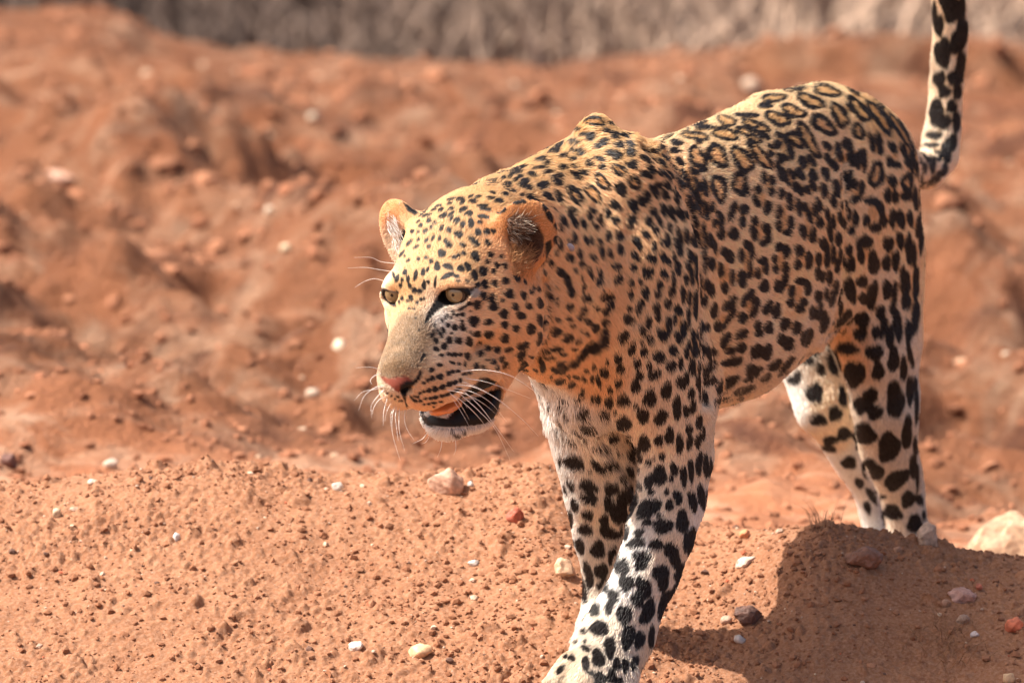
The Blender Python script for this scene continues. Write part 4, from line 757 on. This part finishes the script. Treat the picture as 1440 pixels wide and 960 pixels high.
rad_ = np.clip(.006*(1-r_.random(n_))**-.40, .006, .009+.022*np.clip((cy-1.5)/4, 0, 1))
cc = soil_cols(n_, r_, (.225,.088,.044), (.30,.132,.070)); t_ = r_.random(n_); cc[t_ < .02] = (.52, .35, .23); cc[t_ < .005] = (.66, .52, .37)
rad_[t_ < .02] = np.minimum(rad_[t_ < .02], .012)
scatter('loose_stones', np.stack([cx, cy, gheight(cx, cy)+rad_*.1], 1), rad_, cc, LUMP, 1, seed=5, kind='stuff', label='scattered clods and small stones over the red bank behind the leopard', category='loose stones')

# individual stones: x y | half width, height px | depth y | colour | angular? | label
def on_ground(px, py):
    """where the ray through a photo pixel meets the ground"""
    d = Fv+(px-720)/FPX*Rv+(480-py)/FPX*Uv; t = np.arange(7.2, 20, .004); X = CAM+t[:, None]*d
    z = gheight(X[:, 0], X[:, 1]); i = np.argmax(X[:, 2] < z); return X[i]
ROCKS = [
 (630,678,30,20,(.52,.30,.20),.22,'large pinkish orange stone on the crest of the mound below the chin'),
 (474,684,9,7,(.74,.66,.56),.2,'small white stone on the crest, left of the large pinkish stone'),
 (662,681,5,5,(.76,.68,.60),.15,'tiny white pebble touching the right end of the large pinkish stone'),
 (591,916,18,11,(.66,.40,.22),.25,'oblong orange stone near the bottom, left of the front paw'),
 (502,908,12,8,(.72,.58,.48),.3,'pale crumbly pebble left of the oblong orange stone'),
 (724,726,13,14,(.42,.10,.05),.35,'brick red pointed stone on the crest left of the front legs'),
 (796,800,15,17,(.58,.36,.22),.3,'tan stone just left of the far foreleg'),
 (1305,754,17,19,(.46,.31,.22),.32,'pale angular stone against the hind paw on the crest'),
 (1216,784,26,19,(.22,.10,.06),.3,'big brown clod half buried in the shaded slope below the hind legs'),
 (1427,880,13,14,(.55,.15,.07),.35,'bright orange red angular stone in the shade at the right edge'),
 (1048,790,15,8,(.70,.52,.40),.3,'flat pale stone in the sunlit patch below the crest'),
 (1052,866,21,15,(.13,.055,.035),.35,'dark shadowed clod where the sunlit patch meets the shade'),  # the shadow on this clod is put into its dark colour
 (1040,899,9,7,(.55,.47,.42),.25,'small grey white pebble in the shade right of the front leg'),
 (1021,871,9,7,(.50,.30,.20),.25,'small tan pebble left of the dark shadowed clod'),
 (1046,751,9,8,(.62,.25,.11),.25,'small orange pebble on the crest right of the near foreleg'),
 (1352,838,20,11,(.40,.22,.17),.3,'flat pinkish stone lying in the shaded slope'),
 (1329,848,9,7,(.38,.20,.12),.25,'rounded brown pebble left of the flat pinkish stone'),
 (1371,892,7,5,(.50,.42,.40),.2,'small oval grey pebble in the shade left of the orange red stone'),
 (1353,871,10,8,(.30,.19,.13),.3,'dull olive brown stone in the shade above the oval grey pebble'),
 (1418,953,9,10,(.62,.42,.24),.25,'yellowish chip of stone in the bottom right corner'),
 (1182,738,0,0,None,0,''),
 (1262,773,8,6,(.42,.22,.13),.25,'small orange brown pebble on the shaded crest below the hind leg'),
 (1376,825,6,5,(.45,.13,.07),.3,'little red pebble above the flat pinkish stone'),
 (248,756,6,8,(.76,.70,.64),.2,'small white upright chip on the sunlit slope at the left'),
 (80,722,7,8,(.70,.52,.34),.25,'small yellowish pebble high on the sunlit slope at far left'),
 (665,792,9,5,(.70,.60,.52),.25,'thin pale chip on the slope left of the legs'),
 (130,678,9,6,(.72,.58,.45),.25,'pale stone on the left part of the crest'),
 (1432,803,72,50,(.46,.28,.165),.34,'big pale boulder behind the mound at the right edge'),
 (440,166,8,8,(.78,.60,.42),.1,'pale round stone high on the red bank, the upper one left of the head'),
 (380,297,8,8,(.80,.62,.44),.1,'pale round stone halfway up the red bank, left of the far ear'),
 (402,350,8,7,(.78,.60,.38),.1,'yellowish stone just below the pale round stone on the bank'),
 (440,553,10,9,(.70,.52,.38),.15,'pale stone at the foot of the bank left of the muzzle'),
 (1056,122,14,12,(.74,.50,.34),.12,'large pale stone on the bank just above the back'),
 (84,250,22,9,(.60,.36,.25),.15,'broad pale slab on the bank at far left'),
 (12,648,14,12,(.16,.065,.045),.3,'dark red clod at the left edge behind the mound'),
 (156,652,11,8,(.72,.55,.42),.15,'pale pebble behind the crest at left'),
]
def stone_mat(i, col):
    m, t, b = newmat('stone'); nd = t.nodes; g_ = nd.new('ShaderNodeNewGeometry')
    n1 = nd.new('ShaderNodeTexNoise'); n1.inputs['Scale'].default_value = 160; n1.inputs['Detail'].default_value = 5; t.links.new(g_.outputs['Position'], n1.inputs['Vector'])
    r = nd.new('ShaderNodeValToRGB'); c = np.array(col)*(.84 if sum(col) > 1.5 else 1.); r.color_ramp.elements[0].position = .35; r.color_ramp.elements[1].position = .68
    r.color_ramp.elements[0].color = (*(c*.68), 1); r.color_ramp.elements[1].color = (*np.minimum(c*1.18, .85), 1)
    t.links.new(n1.outputs['Fac'], r.inputs[0]); t.links.new(r.outputs[0], b.inputs['Base Color']); b.inputs['Roughness'].default_value = .7
    bp = nd.new('ShaderNodeBump'); bp.inputs['Strength'].default_value = .5; bp.inputs['Distance'].default_value = .002; t.links.new(n1.outputs['Fac'], bp.inputs['Height']); t.links.new(bp.outputs[0], b.inputs['Normal'])
    return m
for i, (x, y, hw, hh, col, rg, lab) in enumerate(ROCKS):
    if not hw: continue
    if hw < 40: p = on_ground(x, y+hh*.55); s = scale_at(p)
    else:                                                     # the boulder stands behind the mound, which hides its foot
        p = P(x, y, 1.0); s = scale_at(p); p[2] = gheight(p[:1], p[1:2])[0]-.01; hh = s*(P(x, 737, 1.0)[2]-p[2])/1.42
    v, f = ico(3 if hw < 20 else 4)
    r_ = np.random.default_rng(100+i)
    for _ in range(9):                                        # planar facets
        ax_ = nrm(r_.normal(size=3)); lim = r_.uniform(.62, .9); dd = v@ax_; v = v-np.outer(np.maximum(dd-lim, 0)*.9, ax_)
    v = v*(1+rg*.5*lattice_noise(v*1., 2.2, 60+i)[:, None]+.05*lattice_noise(v, 7., 61+i)[:, None])
    v = v*np.array([hw/s, .8*hw/s, hh/s*1.05])
    a = r_.uniform(-.35, .35); c_, s_n = math.cos(a), math.sin(a); v = v@np.array([[c_, 0, s_n], [0, 1, 0], [-s_n, 0, c_]])
    m_ = np_mesh('stone', v, f); m_.materials.append(stone_mat(i, col))
    if rg > .28: m_.shade_flat()
    o = link('stone', m_, label=lab, category='stone'); o.location = p+np.array([0, 0, hh/s*.55])

# dry grass beyond the bank
def blades(name, roots, hts, lean, wid, cols, mat, seed, **props):
    r_ = np.random.default_rng(seed); n_ = len(roots); a = r_.uniform(0, 6.28, n_); la = r_.uniform(0, 6.28, n_)
    side = np.stack([np.cos(a), np.sin(a), 0*a], 1)*wid[:, None]; ld = np.stack([np.cos(la), np.sin(la), 0*la], 1)*(lean*hts)[:, None]
    up = np.array([0, 0, 1.]); VV = np.stack([roots-side, roots+side, roots+up*(hts*.55)[:, None]+ld*.35-side*.8, roots+up*(hts*.55)[:, None]+ld*.35+side*.8, roots+up*(hts*.95)[:, None]+ld], 1)
    k = np.arange(n_)[:, None]*5; F3 = np.concatenate([k+[0, 1, 3], k+[0, 3, 2], k+[2, 3, 4]], 0)
    m_ = np_mesh(name, VV.reshape(-1, 3), F3); m_.shade_flat(); at = m_.color_attributes.new('lump', 'FLOAT_COLOR', 'POINT')
    at.data.foreach_set('color', np.c_[np.repeat(cols, 5, 0), np.ones(n_*5)].astype(np.float32).ravel()); m_.materials.append(mat); return link(name, m_, **props)
r_ = np.random.default_rng(77); n_ = 34000
gyy = r_.uniform(7.9, 20, n_); gxx = (r_.random(n_)-.5)*.16*(gyy+8)*3.0
tuft = vnoise3(gxx, gyy, 1.7, 90)+.6*vnoise3(gxx, gyy, 5., 91); keep = tuft > -.35+1.2*np.clip(8.9-gyy, 0, 1); gxx, gyy, tuft = gxx[keep], gyy[keep], tuft[keep]; n_ = len(gxx)
rt = np.stack([gxx, gyy, gheight(gxx, gyy, False)-.02], 1)
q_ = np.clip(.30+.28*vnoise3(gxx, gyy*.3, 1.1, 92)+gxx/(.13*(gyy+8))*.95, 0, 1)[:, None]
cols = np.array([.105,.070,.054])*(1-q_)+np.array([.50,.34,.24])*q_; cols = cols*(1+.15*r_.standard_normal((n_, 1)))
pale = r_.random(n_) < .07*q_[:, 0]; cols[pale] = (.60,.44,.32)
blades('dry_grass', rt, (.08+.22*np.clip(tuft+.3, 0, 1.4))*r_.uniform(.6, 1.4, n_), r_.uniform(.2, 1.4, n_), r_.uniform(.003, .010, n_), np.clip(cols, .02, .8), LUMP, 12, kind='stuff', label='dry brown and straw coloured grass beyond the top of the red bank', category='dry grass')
# wisps of dead grass on the mound
def tuft_at(px, py, n_, h, col, seed, lab, lean=.8, wide=1.):
    p = on_ground(px, py); r_ = np.random.default_rng(seed)
    rt = p+np.stack([r_.normal(0, .012*wide, n_), r_.normal(0, .010*wide, n_), np.zeros(n_)], 1); rt[:, 2] = gheight(rt[:, 0], rt[:, 1])-.002
    o = blades('grass_tuft', rt, h*r_.uniform(.4, 1.1, n_), r_.uniform(.2, 1.4, n_)*lean, np.full(n_, .00035), np.clip(np.array(col)*(1+.3*r_.standard_normal((n_, 1))), .02, .8), LUMP, seed, label=lab, category='grass tuft')
tuft_at(1158, 742, 70, .045, (.34,.20,.12), 5, 'thin dead grass wisps sprouting from the crest left of the hind legs')
tuft_at(1322, 905, 200, .034, (.24,.12,.06), 6, 'matted dead grass roots in the shaded slope at the right', 2.2, 2.4)
